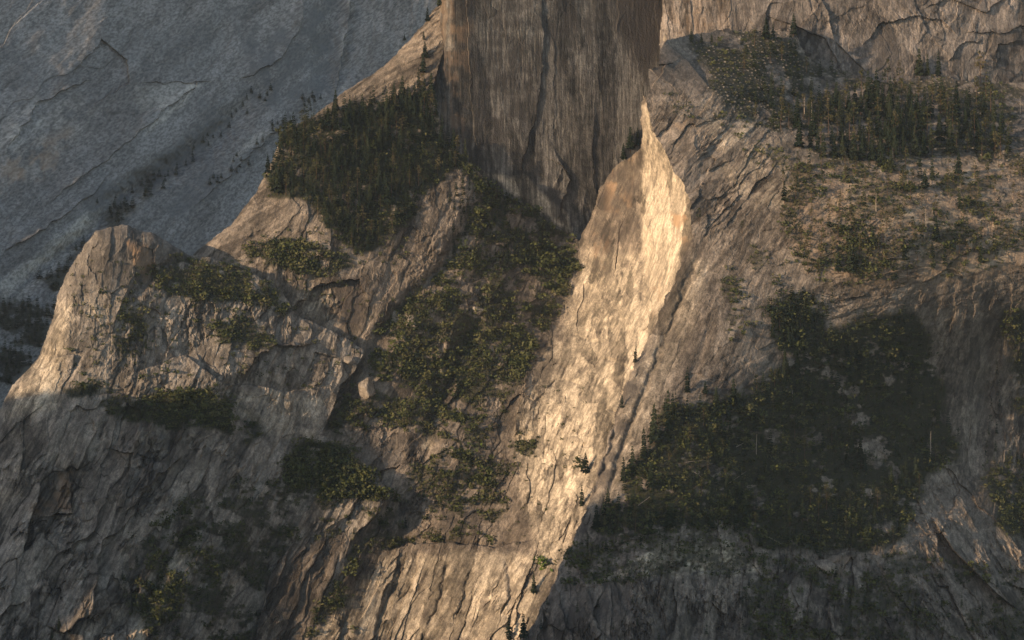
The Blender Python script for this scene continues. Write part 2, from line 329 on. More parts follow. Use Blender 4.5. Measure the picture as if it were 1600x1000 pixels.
# ------------------------------------------------------------------ the mountains
terrain('far_mountain', 'hazy blue grey mountainside of sloping granite slabs far behind the knoll',
    [(-79, -79), (780, -79), (780, 300), (560, 500), (420, 720), (-79, 760)],
    [(-60, -60, 4980), (200, -60, 5220), (450, -60, 5500), (760, -60, 5810), (-60, 300, 4690), (200, 300, 4940), (450, 200, 5290), (700, 200, 5570),
     (-60, 720, 4330), (200, 500, 4770), (400, 400, 5080), (500, 500, 5120)],
    [dict(at=[(100, 100, 260), (300, 60, 260)], ang=132, fac=3.5, L=80, el=3, str=3.0, sl=120, sw=10, rough=0.5, big=13, fine=0.1),
     dict(at=[(150, 350, 260), (420, 300, 220)], ang=140, fac=4, L=70, el=4, str=3.0, sl=150, sw=9, rough=0.5, big=13, fine=0.1),
     dict(at=[(620, 60, 110)], ang=100, fac=5, L=50, el=3, str=2.5, sl=90, sw=10, rough=3, big=10)],
    M_FAR,
    feats=[('step', [(525, 150), (532, 90), (545, 30), (555, -60)][::-1], -30, 60), ('groove', [(505, 160), (512, 90), (530, -50)], 30, 22),
           ('step', [(370, 130), (440, 90), (470, 40), (480, -40)], 14, 40),
           ('step', [(100, 130), (160, 62), (200, 95), (200, 130), (130, 175)], 11, 40), ('step', [(60, 330), (190, 230), (310, 130), (330, 120)], 10, 30),
           ('step', [(0, 250), (60, 160), (150, 120)], 11, 40), ('groove', [(0, 470), (120, 380), (220, 290), (330, 230), (420, 150)], 30, 16),
           ('groove', [(140, 330), (250, 270), (340, 200), (420, 130)], 18, 12), ('step', [(300, 330), (380, 250), (440, 195), (480, 180)], 12, 30),
           ('step', [(0, 400), (110, 330), (180, 270)], 13, 24), ('step', [(200, 130), (310, 128), (280, 165), (200, 185)], 5, 24)],
    masks=[(0, [(380, 60), (480, 20), (530, -20), (520, 150), (430, 170), (370, 150)], 0.7, 14), (3, [(525, 145), (545, -40), (560, -40), (540, 140)], 0.5, 6),  # alcove shade and lit buttress edge put into the colour
           (3, [(0, 440), (130, 340), (200, 295), (130, 365), (0, 470)], 1.0, 6, -0.6), (3, [(300, 130), (315, 128), (260, 190), (225, 215)], 0.8, 4, -0.7), (3, [(380, 225), (405, 205), (330, 300), (310, 330)], 0.8, 4, -0.7), (3, [(180, 330), (280, 260), (270, 280), (190, 345)], 0.6, 4, -0.5), (3, [(0, 180), (120, 150), (160, 180), (80, 260), (0, 300)], 0.5, 20, -0.2), (3, [(10, 475), (100, 400), (135, 380), (30, 470)], 0.9, 5, -0.6),
           (1, [(0, 250), (110, 200), (90, 270), (0, 300)], 0.35, 14), (3, [(330, 300), (400, 205), (440, 190), (350, 300)], 0.4, 5), (0, [(120, 310), (240, 250), (330, 180), (365, 190), (250, 295), (140, 345)], 0.7, 10, -0.4), (0, [(0, 60), (120, 40), (100, 130), (0, 180)], 0.4, 24), (3, [(210, 135), (310, 128), (300, 150), (220, 180)], 0.5, 6, -0.5), (0, [(190, 60), (380, 10), (380, 60), (210, 125)], 0.35, 20, -0.3), (0, [(240, 330), (330, 260), (400, 230), (390, 260), (290, 340)], 0.6, 10, -0.4)])  # faint pinkish sunlight put into the iron mark

terrain('sheer_wall', 'tall dark streaked sheer granite wall in the middle above the forested shoulder',
    [(684, -79), (686, 30), (690, 70), (680, 110), (671, 150), (690, 205), (700, 460), (1075, 460), (1075, -79)],
    [(684, -79, 3830), (690, 60, 3820), (672, 150, 3800), (760, -79, 3865), (760, 60, 3845), (740, 280, 3815), (860, -79, 3900), (860, 100, 3875), (850, 340, 3835),
     (905, 400, 3840), (960, 0, 3930), (960, 250, 3890), (1040, -79, 3970), (1060, 250, 3920), (1060, 450, 3900), (700, 450, 3770)],
    [dict(at=[(860, 150, 300)], ang=90, fac=1.0, L=34, el=5, str=0.6, sl=110, sw=4.0, rough=0.8, big=5, fine=0.6, bend=4)],
    M_FACE, sil=[([(684, -79), (686, 30), (690, 70), (680, 110), (671, 150)], 45, 1.0)],
    feats=[('step', [(940, 370), (930, 300), (925, 230), (930, 150)], 2.5, 20), ('step', [(805, 300), (840, 170), (850, 60), (845, -60)], 3, 60), ('step', [(750, 280), (735, 150), (730, 0), (730, -70)][::-1], 2.5, 40),
           ('step', [(870, 350), (890, 280), (880, 260), (860, 300)], 6, 14)],
    masks=[(0, [(955, -60), (1045, -60), (1040, 60), (1010, 130), (985, 80), (955, 40)], 1.0, 14, -0.7), (0, [(700, -60), (960, -60), (950, 60), (860, 130), (800, 220), (740, 200), (720, 60)], 0.7, 30, -0.15),
           (1, [(684, -60), (742, -60), (735, 100), (722, 160), (730, 220), (700, 200), (680, 140)], 0.5, 10, -0.1), (0, [(855, 300), (875, 290), (882, 350), (860, 340)], 0.8, 5, -0.6),  # orange sunlight on the left edge painted as iron tint
           (3, [(760, 270), (830, 320), (900, 370), (880, 330), (820, 280)], 0.85, 5, -0.6), (0, [(780, 0), (830, 30), (820, 120), (770, 260), (750, 200)], 0.8, 16, -0.1)])

terrain('pale_wall', 'pale arched granite wall above the talus forest at upper right',
    [(1038, -79), (1034, 20), (1030, 70), (1060, 200), (1640, 320), (1680, 320), (1680, -79)],
    [(1038, -79, 3900), (1036, 60, 3880), (1150, -79, 3900), (1150, 80, 3860), (1300, -79, 3930), (1300, 120, 3860), (1450, -79, 3960), (1450, 130, 3890), (1660, -79, 4030), (1660, 150, 3965), (1660, 320, 3900), (1100, 200, 3830), (1300, 260, 3800)],
    [dict(at=[(1080, 20, 60)], ang=88, fac=2.5, L=18, el=6, str=2.2, sl=120, sw=4, rough=0.6, big=3, bend=5),
     dict(at=[(1250, 40, 100), (1550, 60, 200)], ang=112, fac=5, L=38, el=1.6, str=1.2, sl=60, sw=6, rough=2.0, big=7, bend=26),
     dict(at=[(1400, 60, 90)], ang=60, fac=5, L=34, el=1.6, str=1.2, sl=60, sw=6, rough=2.0, big=7, bend=26)],
    M_PALE, sil=[([(1038, -79), (1034, 20), (1030, 70)], 14, 1.0)],
    feats=[('step', [(1142, 70), (1138, 20), (1150, -60)][::-1], 8, 30), ('step', [(1180, 20), (1240, 40), (1290, 60), (1310, 100), (1295, 20), (1260, -40)], 7, 26),
           ('step', [(1340, 80), (1375, 40), (1420, 25), (1470, 30), (1500, 60)], 6, 26), ('step', [(1300, 60), (1330, 90), (1360, 118)], 5, 20),
           ('step', [(1500, 50), (1560, 52), (1600, 40), (1640, 40)], 5, 24), ('step', [(1440, 20), (1480, -5), (1540, 20), (1580, -10)], 6, 20), ('step', [(1480, 100), (1500, 70), (1540, 60)], 5, 18), ('step', [(1555, 110), (1560, 70), (1600, 62)], 6, 20)],
    masks=[(0, [(1370, 60), (1400, 50), (1412, 120), (1372, 120)], 0.7, 10, -0.5), (0, [(1140, -60), (1175, -60), (1170, 60), (1145, 60)], 0.6, 8), (1, [(1045, -40), (1135, -40), (1130, 70), (1045, 60)], 0.12, 10), (0, [(1190, 40), (1280, 40), (1275, 90), (1200, 90)], 0.4, 12)])

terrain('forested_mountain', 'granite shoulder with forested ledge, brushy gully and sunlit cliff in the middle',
    [(270, 430), (310, 388), (360, 350), (400, 300), (424, 250), (440, 203), (480, 188), (540, 140), (600, 103), (650, 50), (688, 2), (700, -79), (720, -79), (700, 60), (676, 140), (690, 200), (715, 232), (742, 263),
     (790, 307), (830, 322), (870, 356), (905, 373), (922, 340), (938, 292), (958, 262), (985, 245), (1001, 228), (1002, 160), (1010, 148), (1034, 205), (1060, 255), (1092, 320), (1100, 400), (1110, 500), (1070, 700), (1010, 900), (910, 1079), (380, 1079),
     (420, 900), (490, 800), (440, 650), (340, 500)],
    [(310, 390, 3640), (270, 430, 3640), (425, 250, 3725), (440, 205, 3745), (540, 140, 3800), (600, 105, 3830), (690, 0, 3900), (690, 60, 3850), (672, 140, 3800), (715, 230, 3795), (790, 305, 3800), (870, 355, 3810), (903, 375, 3815),
     (480, 250, 3715), (560, 300, 3700), (600, 220, 3760), (650, 200, 3785), (350, 400, 3620), (420, 340, 3655), (480, 340, 3650), (560, 400, 3640), (640, 330, 3700), (720, 300, 3745),
     (400, 420, 3610), (480, 420, 3610), (540, 450, 3610), (510, 530, 3590), (560, 560, 3585), (620, 480, 3620), (650, 420, 3655), (690, 300, 3735),
     (750, 400, 3710), (850, 430, 3730), (800, 500, 3670), (700, 500, 3635), (620, 560, 3590), (700, 600, 3585), (780, 600, 3600), (600, 650, 3545), (700, 680, 3525), (640, 760, 3485), (760, 760, 3495), (600, 800, 3470), (520, 700, 3502), (548, 640, 3538), (566, 600, 3562), (440, 650, 3520),
     (912, 400, 3770), (940, 320, 3780), (975, 262, 3770), (1004, 180, 3610), (1006, 350, 3610), (1030, 220, 3560), (1078, 340, 3490), (1062, 420, 3475), (1090, 300, 3500), (1120, 450, 3430),
     (950, 400, 3690), (992, 400, 3640), (888, 500, 3700), (950, 500, 3610), (1015, 500, 3490), (832, 590, 3600), (880, 590, 3580), (940, 600, 3510), (990, 590, 3440), (806, 680, 3545), (860, 700, 3500), (930, 690, 3425),
     (850, 780, 3435), (900, 790, 3370), (830, 840, 3385), (870, 880, 3320), (600, 858, 3448), (690, 840, 3430), (760, 843, 3408), (650, 815, 3465), (760, 805, 3470),
     (520, 960, 3388), (600, 930, 3415), (700, 920, 3378), (800, 920, 3325), (600, 1060, 3348), (760, 1060, 3275), (880, 1060, 3215), (460, 1060, 3348), (560, 830, 3445), (540, 900, 3405), (1000, 800, 3300), (420, 900, 3380)],
    [dict(at=[(580, 130, 90), (370, 340, 70)], ang=148, fac=4, L=20, el=5, str=3.0, sl=90, sw=3.5, rough=1.2, big=5),
     dict(at=[(520, 430, 130), (640, 330, 90)], ang=110, fac=7, L=26, el=1.8, str=1.6, sl=50, sw=4, rough=2.6),
     dict(at=[(740, 500, 160), (660, 700, 120)], ang=125, fac=8, L=24, el=1.6, str=1.2, sl=40, sw=5, rough=4.0),
     dict(at=[(930, 430, 70), (890, 600, 110), (880, 740, 90)], ang=106, fac=4.6, L=22, el=2.4, str=1.5, sl=45, sw=3.6, rough=2.0, big=6),
     dict(at=[(1035, 300, 50), (1040, 420, 40)], ang=98, fac=1.6, L=26, el=4, str=1.2, sl=90, sw=4, rough=0.2, big=2, fine=0.2),
     dict(at=[(660, 930, 120), (800, 950, 80), (540, 960, 90)], ang=118, fac=11, L=38, el=4.6, str=1.0, sl=55, sw=4, rough=0.7, big=6)],
    M_MID,
    sil=[([(270, 430), (310, 388), (360, 350), (400, 300), (424, 250), (440, 203), (480, 188), (540, 140), (600, 103), (650, 50), (688, 2), (700, -79)], 16, 1.2),
         ([(1001, 228), (1002, 160), (1010, 148)], 5, 1.5), ([(905, 373), (922, 340), (938, 292), (958, 262), (985, 245), (1001, 228)], 8, 1.0)],
    feats=[('step', [(440, 500), (470, 470), (500, 445), (560, 435), (575, 470)][::-1], -14, 40), ('groove', [(575, 560), (620, 490), (700, 410), (745, 320)], 14, 12),
           ('groove', [(640, 760), (670, 690), (690, 620), (720, 560), (760, 480)], 14, 16), ('groove', [(1003, 240), (1000, 330), (1008, 430), (1000, 520)], 14, 7),
           ('step', [(590, 866), (640, 850), (700, 848), (770, 855), (840, 842)], -26, 26), ('groove', [(790, 860), (800, 920), (792, 1000)], 8, 6), ('groove', [(700, 870), (690, 930), (668, 990)], 7, 4), ('groove', [(740, 880), (725, 930), (700, 990)], 6, 4),
           ('groove', [(640, 870), (610, 930), (580, 1000)], 6, 4), ('step', [(800, 690), (815, 620), (825, 575)][::-1], 26, 30), ('groove', [(945, 560), (968, 500), (960, 470)], 8, 6), ('groove', [(1020, 225), (1030, 300), (1036, 390)], 3, 2.2), ('groove', [(1046, 265), (1054, 330), (1050, 400)], 3, 2), ('groove', [(1012, 260), (1016, 330), (1022, 420)], 2.5, 2), ('groove', [(935, 560), (960, 566), (995, 580)], 4, 2.4), ('groove', [(915, 648), (950, 640), (985, 652)], 4, 2.4), ('groove', [(850, 605), (880, 592), (910, 600)], 4, 2.4), ('groove', [(885, 520), (930, 535), (960, 530)], 4, 2.4), ('groove', [(870, 745), (905, 720), (930, 660)], 5, 3), ('groove', [(955, 700), (968, 640), (985, 590)], 5, 2.6)],
    masks=[(3, [(1005, 170), (1018, 175), (1045, 240), (1078, 300), (1080, 370), (1062, 420), (1020, 520), (990, 560), (1000, 450), (1003, 330)], 0.78, 6, -0.9),  # sunlight on the prow put into the pale tone
           (3, [(915, 385), (1000, 400), (1010, 560), (960, 680), (900, 830), (840, 940), (800, 1000), (840, 860), (815, 760), (805, 670), (830, 590), (875, 520)], 0.85, 14, -0.5),  # sunlit cliff painted brighter through the pale tone
           (3, [(480, 1000), (600, 870), (780, 860), (860, 870), (840, 1000)], 0.8, 10, -0.5), (3, [(660, 700), (685, 640), (695, 640), (670, 705)], 0.8, 3, -0.9),  # first mark paints sunlight on the lower cliff, second is a rock streak
           (1, [(1050, 330), (1080, 340), (1070, 390), (1055, 380)], 0.8, 4, -0.1), (1, [(1000, 450), (1050, 430), (1020, 500), (1000, 500)], 0.5, 6, 0.0), (1, [(945, 250), (990, 240), (985, 340), (950, 330)], 0.5, 8, -0.1),
           (0, [(525, 435), (570, 430), (565, 500), (530, 505)], 0.95, 4, -0.4), (1, [(930, 360), (950, 360), (945, 420), (925, 400)], 0.5, 6, -0.1), (0, [(790, 850), (830, 840), (850, 900), (800, 930)], 0.6, 10, -0.1),
           (3, [(470, 460), (525, 440), (525, 505), (480, 495)], 0.35, 6), (0, [(905, 372), (945, 270), (1000, 235), (1000, 380), (960, 440), (920, 430)], 0.5, 8, -0.2), (0, [(820, 560), (880, 500), (890, 440), (930, 460), (880, 560), (840, 660)], 0.5, 10)])

terrain('knoll_mountain', 'rounded granite knoll at left with sunlit flank and shaded cliffs below',
    [(-79, 745), (-20, 672), (0, 640), (20, 600), (58, 560), (80, 500), (93, 450), (118, 400), (148, 360), (190, 350), (240, 365), (268, 381), (297, 397), (330, 402), (390, 422), (440, 452), (465, 492), (500, 508), (540, 527), (570, 548),
     (556, 580), (532, 600), (520, 640), (502, 680), (535, 692), (590, 740), (606, 776), (570, 830), (530, 880), (500, 940), (470, 1000), (440, 1079), (-79, 1079)],
    [(-79, 740, 3400), (20, 600, 3425), (60, 560, 3440), (95, 450, 3480), (120, 400, 3500), (190, 350, 3540), (240, 365, 3545), (297, 397, 3565), (160, 400, 3495), (200, 430, 3495), (300, 450, 3530), (400, 460, 3555), (460, 500, 3560), (550, 550, 3565),
     (100, 520, 3430), (200, 540, 3445), (300, 540, 3480), (400, 540, 3508), (500, 580, 3528), (50, 620, 3390), (150, 620, 3395), (250, 620, 3410), (340, 590, 3442), (380, 620, 3455), (450, 640, 3480), (520, 630, 3522),
     (340, 650, 3410), (420, 680, 3445), (500, 690, 3482), (590, 750, 3462), (604, 776, 3450), (50, 750, 3325), (150, 750, 3335), (250, 750, 3355), (350, 750, 3385), (450, 760, 3425), (540, 780, 3440),
     (-79, 1060, 3170), (100, 1000, 3210), (200, 950, 3260), (300, 950, 3305), (400, 950, 3372), (450, 1050, 3378), (540, 870, 3432)],
    [dict(at=[(120, 430, 80), (230, 400, 60)], ang=100, fac=6, L=20, el=2.2, str=2.0, sl=45, sw=4, rough=2.0, big=6),
     dict(at=[(60, 620, 90), (90, 540, 60)], ang=118, fac=5, L=28, el=2.2, str=1.6, sl=60, sw=5, rough=1.0, big=6),
     dict(at=[(280, 530, 120), (440, 540, 110)], ang=105, fac=7, L=20, el=1.5, str=1.6, sl=35, sw=4, rough=4.2, big=8),
     dict(at=[(430, 640, 70)], ang=112, fac=4, L=20, el=3, str=2.2, sl=45, sw=3.4, rough=1.0),
     dict(at=[(150, 800, 170), (60, 950, 150), (300, 720, 110)], ang=118, fac=19, L=34, el=2.2, str=2.0, sl=70, sw=5, rough=2.2, big=13),
     dict(at=[(420, 880, 130)], ang=124, fac=8, L=26, el=2.4, str=2.0, sl=50, sw=5, rough=4.0, big=10)],
    M_LEFT,
    sil=[([(-79, 745), (-20, 672), (0, 640), (20, 600), (58, 560), (80, 500), (93, 450), (118, 400), (148, 360), (190, 350), (240, 365), (268, 381), (297, 397)], 34, 1.1),
         ([(297, 397), (330, 402), (390, 422), (440, 452), (465, 492), (500, 508), (540, 527), (570, 548)], 10, 0.8)],
    feats=[('step', [(190, 590), (290, 555), (350, 600), (380, 600), (450, 612), (520, 605)], -16, 26), ('groove', [(345, 590), (370, 640), (420, 685)], 16, 12), ('step', [(110, 620), (180, 615), (280, 640), (330, 640)], -16, 22),
           ('step', [(60, 720), (110, 740), (112, 800), (60, 810)], -14, 20), ('step', [(160, 700), (210, 710), (190, 770), (110, 790)], 12, 22), ('step', [(190, 810), (250, 740), (290, 710)], 12, 22),
           ('groove', [(200, 1000), (240, 920), (290, 840), (330, 800)], 12, 9), ('groove', [(180, 1000), (190, 930), (205, 860)], 10, 8), ('groove', [(200, 470), (235, 430), (280, 400)], 12, 10), ('step', [(370, 600), (400, 560), (430, 540), (500, 540)], 12, 14)],
    masks=[(3, [(20, 620), (60, 560), (95, 490), (110, 470), (105, 520), (100, 580), (90, 640), (10, 650)], 0.9, 10, -0.6), (3, [(90, 470), (190, 470), (160, 500), (100, 510)], 0.5, 8, -0.2),  # first mark paints the sunlit flank pale
           (0, [(105, 420), (150, 350), (240, 360), (292, 395), (240, 440), (110, 475)], 0.55, 12, -0.35), (1, [(195, 375), (225, 380), (245, 430), (225, 440), (205, 400)], 0.8, 5, -0.6), (1, [(85, 740), (115, 735), (112, 800), (50, 805), (50, 790), (85, 785)], 0.4, 9, -0.3), (0, [(55, 730), (88, 735), (85, 790), (60, 770)], 0.6, 6),  # knoll top darkened against the sun, its lit orange patch painted in
           (3, [(370, 610), (520, 620), (490, 690), (420, 680), (370, 640)], 0.5, 10, -0.4), (3, [(40, 700), (55, 690), (35, 760), (0, 800), (0, 770)], 0.5, 8), (3, [(200, 1000), (240, 920), (260, 890), (270, 900), (225, 1000)], 0.7, 4, -0.6), (3, [(255, 900), (275, 865), (310, 840), (285, 880)], 0.7, 4, -0.6),  # first mark paints the sunlit cliff band pale
           (0, [(150, 640), (280, 650), (400, 700), (380, 740), (200, 720)], 0.5, 14)])

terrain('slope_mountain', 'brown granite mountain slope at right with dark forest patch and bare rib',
    [(1042, 62), (1090, 50), (1160, 45), (1240, 42), (1262, 88), (1300, 107), (1330, 110), (1370, 128), (1410, 126), (1460, 117), (1540, 130), (1600, 128), (1680, 135), (1680, 1079), (790, 1079), (815, 1000), (860, 920), (880, 872), (903, 828), (930, 750), (952, 680), (972, 620), (985, 580), (1004, 545), (1022, 515), (1040, 462), (1062, 418),
     (1080, 372), (1078, 330), (1072, 292), (1048, 262), (1040, 238), (1020, 205), (1014, 172), (1005, 155), (1016, 140), (1013, 108), (1028, 102), (1030, 78)],
    [(1042, 62, 3640), (1014, 108, 3570), (1008, 155, 3520), (1110, 140, 3560), (1090, 55, 3720), (1160, 45, 3795), (1240, 42, 3835), (1300, 107, 3825), (1400, 127, 3840), (1600, 130, 3905), (1680, 130, 3930),
     (1240, 200, 3560), (1400, 200, 3630), (1600, 200, 3720), (1240, 255, 3480), (1400, 250, 3530), (1600, 250, 3610), (1680, 250, 3640),
     (1020, 205, 3485), (1040, 238, 3460), (1076, 320, 3405), (1120, 260, 3460), (1150, 330, 3415), (1062, 420, 3360), (1100, 400, 3370), (1250, 420, 3380), (1400, 420, 3400), (1600, 400, 3470), (1680, 420, 3500),
     (1022, 515, 3325), (1100, 500, 3310), (1250, 550, 3348), (1450, 580, 3470), (1600, 600, 3540), (1680, 600, 3580), (985, 580, 3280), (952, 680, 3215), (1060, 650, 3215), (1150, 720, 3238), (1300, 750, 3308), (1500, 750, 3430), (1600, 800, 3450), (1680, 800, 3490),
     (903, 828, 3120), (1000, 830, 3095), (1200, 860, 3180), (1400, 860, 3280), (860, 920, 3060), (815, 1000, 3010), (950, 950, 3000), (1100, 960, 3040), (1300, 960, 3140), (1500, 960, 3250), (1680, 1060, 3310), (1200, 1070, 3010), (1000, 1070, 2930), (790, 1070, 2980)],
    [dict(at=[(1060, 110, 50)], ang=50, fac=1.5, L=30, el=3, str=0.8, rough=0.4, big=3, fine=0.3),
     dict(at=[(1120, 230, 80), (1200, 330, 110)], ang=132, fac=6, L=18, el=2.6, str=2.2, sl=40, sw=3.5, rough=2.0, big=6),
     dict(at=[(1050, 500, 80), (980, 700, 70), (1130, 450, 80), (1120, 560, 80)], ang=114, fac=1.4, L=24, el=5, str=1.1, sl=80, sw=3.8, rough=0.35, big=4),
     dict(at=[(1420, 190, 150), (1250, 120, 90), (1550, 180, 120)], ang=20, fac=5, L=9, el=1.3, str=0.6, rough=3.5, big=8),
     dict(at=[(1450, 340, 160), (1300, 400, 110)], ang=165, fac=4, L=16, el=2, str=0.8, sl=30, sw=5, rough=2.6, big=9),
     dict(at=[(1300, 700, 200), (1100, 780, 150)], ang=160, fac=5, L=20, el=2, str=0.8, rough=2.5, big=12),
     dict(at=[(1530, 560, 100), (1560, 700, 100)], ang=100, fac=5, L=24, el=2.5, str=2.4, sl=55, sw=4, rough=2.0, big=8),
     dict(at=[(950, 950, 120), (1100, 950, 100), (1300, 950, 140), (1200, 980, 120)], ang=98, fac=15, L=26, el=1.8, str=2.0, sl=50, sw=4, rough=3.0, big=14),
     dict(at=[(1520, 880, 140)], ang=60, fac=15, L=30, el=3.0, str=1.8, sl=50, sw=4, rough=3.0, big=10)],
    M_RIGHT,
    sil=[([(815, 1000), (860, 920), (880, 872), (903, 828), (930, 750), (952, 680), (972, 620), (985, 580), (1004, 545), (1022, 515), (1040, 462), (1062, 418), (1080, 372)], 10, 1.1)],
    feats=[('groove', [(1100, 370), (1060, 480), (1010, 600), (960, 740), (930, 830)], 6, 5), ('groove', [(1120, 480), (1080, 600), (1040, 680)], 3, 6), ('groove', [(975, 600), (955, 700), (920, 800)], 8, 5),
           ('step', [(1040, 66), (1075, 95), (1110, 138)], -12, 24), ('step', [(1010, 110), (1040, 100), (1016, 140)], 6, 14), ('groove', [(1560, 480), (1540, 600), (1530, 700), (1500, 800)], 14, 20), ('step', [(1450, 800), (1490, 860), (1560, 930), (1600, 960)], 22, 40),
           ('step', [(1070, 900), (1130, 890), (1200, 890)], -14, 30), ('step', [(1270, 870), (1330, 862), (1380, 870)], -14, 26), ('groove', [(1380, 900), (1390, 960), (1370, 1050)], 12, 12), ('groove', [(1085, 930), (1080, 1000), (1085, 1050)], 10, 8), ('step', [(1380, 249), (1480, 246), (1590, 252)], -8, 20)],
    masks=[(3, [(1042, 70), (1075, 100), (1110, 140), (1080, 150), (1020, 140), (1018, 108)], -0.8, 6), (3, [(1100, 160), (1230, 210), (1300, 280), (1260, 330), (1180, 320), (1120, 260)], 0.35, 14), (3, [(990, 580), (1020, 530), (1080, 400), (1110, 420), (1060, 560), (960, 780), (920, 800)], 0.42, 14, -0.7), (0, [(1012, 530), (985, 580), (950, 690), (900, 835), (930, 835), (968, 720), (990, 630), (1010, 570)], 0.75, 5, -0.22),
           (1, [(1230, 260), (1640, 240), (1640, 410), (1480, 440), (1330, 450), (1240, 400)], 0.55, 16, -0.3), (3, [(1300, 260), (1600, 245), (1600, 400), (1480, 440), (1350, 400), (1280, 320)], 0.62, 14, -0.15), (3, [(980, 880), (1030, 850), (1150, 850), (1180, 890), (1060, 895), (950, 905)], 1.0, 8, -0.45),
           (0, [(1040, 66), (1075, 95), (1110, 138), (1060, 150), (1018, 140), (1020, 105)], 0.35, 5, -0.9), (1, [(1050, 190), (1075, 185), (1070, 205)], 0.6, 4, -0.4), (1, [(1280, 880), (1330, 870), (1320, 900), (1285, 895)], 0.6, 6, -0.4),
           (0, [(880, 900), (1000, 880), (1060, 1000), (840, 1040), (820, 1010)], 0.55, 12), (0, [(1500, 450), (1640, 430), (1640, 560), (1560, 700), (1520, 640)], 0.45, 14), (0, [(1100, 440), (1200, 420), (1200, 600), (1100, 640), (1060, 600)], 0.12, 18)], skirt=60.0, jag=7.0)

# ------------------------------------------------------------------ valley floor and an unseen ridge, its crest shaped to shade the lower cliffs
n_h = np.array((-SH[1], SH[0])); e_h = -SH
def shade_ridge():
    prof = [(-4600, -200), (-4000, 20), (-3400, 150), (-3300, 170), (-3210, 182), (-3100, 224), (-3060, 200), (-3044, 140), (-3030, 0), (-3012, -140), (-2735, -140), (-2712, 60), (-2690, 150), (-2640, 160), (-2560, 178), (-2394, 180), (-2285, 215), (-2100, 180), (-1500, 60), (-900, -300)]
    pp = np.array(prof, float); P = np.arange(-4600, -899, 10.0); Hc = np.interp(P, pp[:, 0], pp[:, 1])+16*fbm(P/70, P*0, 4, 77)
    q0 = -600.0; crest = Hc-0.22*q0; T = np.linspace(-1, 1, 41)
    PP, TT = np.meshgrid(P, T, indexing='ij'); z = crest[:, None]-(crest[:, None]+1150)*np.abs(TT)**1.15; q = q0+TT*900
    q = q+40*fbm(PP/120, TT*6, 4, 78)*np.abs(TT); z = z+60*fbm(PP/150, TT*5, 5, 79)*np.minimum(1, np.abs(TT)*4)
    x = PP*n_h[0]+q*e_h[0]; y = PP*n_h[1]+q*e_h[1]; V = np.stack((x, y, z), -1).reshape(-1, 3); a, b = PP.shape
    I = np.arange(a*b).reshape(a, b); Fq = np.stack((I[:-1, :-1], I[1:, :-1], I[1:, 1:], I[:-1, 1:]), -1).reshape(-1, 4)
    A = np.zeros((len(V), 4)); A[:, 2] = 0.5
    o = link('shade_ridge', make_mesh('shade_ridge', V, Fq, M_RIGHT, False, {'mask': A, 'tone': A*0+0.5})); o['kind'] = 'structure'; o['label'] = 'unseen granite ridge added beyond the frame to shade the lower cliffs'; o['category'] = 'hill'
shade_ridge()
def valley():
    g = np.linspace(-1, 1, 121); gx = np.sign(g)*np.abs(g)**2*30000; X, Y = np.meshgrid(gx, gx+4000)
    Z = -1150+60*fbm(X/900, Y/900, 4, 91); I = np.arange(X.size).reshape(X.shape)
    A = np.zeros((X.size, 4)); A[:, 2] = 0.9
    o = link('valley_ground', make_mesh('valley_ground', np.stack((X, Y, Z), -1).reshape(-1, 3), np.stack((I[:-1, :-1], I[:-1, 1:], I[1:, 1:], I[1:, :-1]), -1).reshape(-1, 4), M_RIGHT, True, {'mask': A, 'tone': A*0+0.5}))
    o['kind'] = 'structure'; o['label'] = 'forested valley floor far below the cliffs'; o['category'] = 'ground'
valley()


# ------------------------------------------------------------------ plants
M_CONIFER = leaf_material('conifer_needles', (0.010, 0.018, 0.009, 1), (0.034, 0.046, 0.022, 1), (0.046, 0.054, 0.026, 1))
M_PINE = leaf_material('pine_needles', (0.025, 0.032, 0.014, 1), (0.085, 0.082, 0.034, 1), (0.095, 0.078, 0.04, 1))
M_SHRUB = leaf_material('shrub_leaves', (0.022, 0.032, 0.012, 1), (0.10, 0.108, 0.036, 1), (0.11, 0.10, 0.045, 1))
M_BRIGHT = leaf_material('bright_leaves', (0.05, 0.09, 0.018, 1), (0.13, 0.17, 0.03, 1), (0.12, 0.15, 0.03, 1))
M_BARK = plain('bark', (0.12, 0.075, 0.05)); M_DEAD = plain('bleached_wood', (0.36, 0.30, 0.25))
PR = np.random.default_rng(3)
def tube(p, r, n=5):
    p = np.asarray(p, float); r = np.asarray(r, float); V = []; Q = []
    for i, (c, rr) in enumerate(zip(p, r)):
        a = np.linspace(0, 2*math.pi, n, endpoint=False)
        V.append(np.stack((c[0]+rr*np.cos(a), c[1]+rr*np.sin(a), np.full(n, c[2])), -1))
    V = np.concatenate(V)
    for i in range(len(p)-1):
        for k in range(n): Q.append((i*n+k, i*n+(k+1) % n, (i+1)*n+(k+1) % n, (i+1)*n+k))
    return V[np.array(Q)]                        # quads (n,4,3)
def stick(a, b, r0, r1):
    a = np.asarray(a, float); b = np.asarray(b, float); d = b-a; d = d/np.linalg.norm(d); u = np.cross(d, (0.3, 0.2, 0.93)); u /= np.linalg.norm(u)+1e-9; v = np.cross(d, u); Q = []
    for k in range(4):
        t0 = k*math.pi/2; t1 = t0+math.pi/2
        f = lambda c, r, t: c+r*(math.cos(t)*u+math.sin(t)*v)
        Q.append((f(a, r0, t0), f(a, r0, t1), f(b, r1, t1), f(b, r1, t0)))
    return np.array(Q)
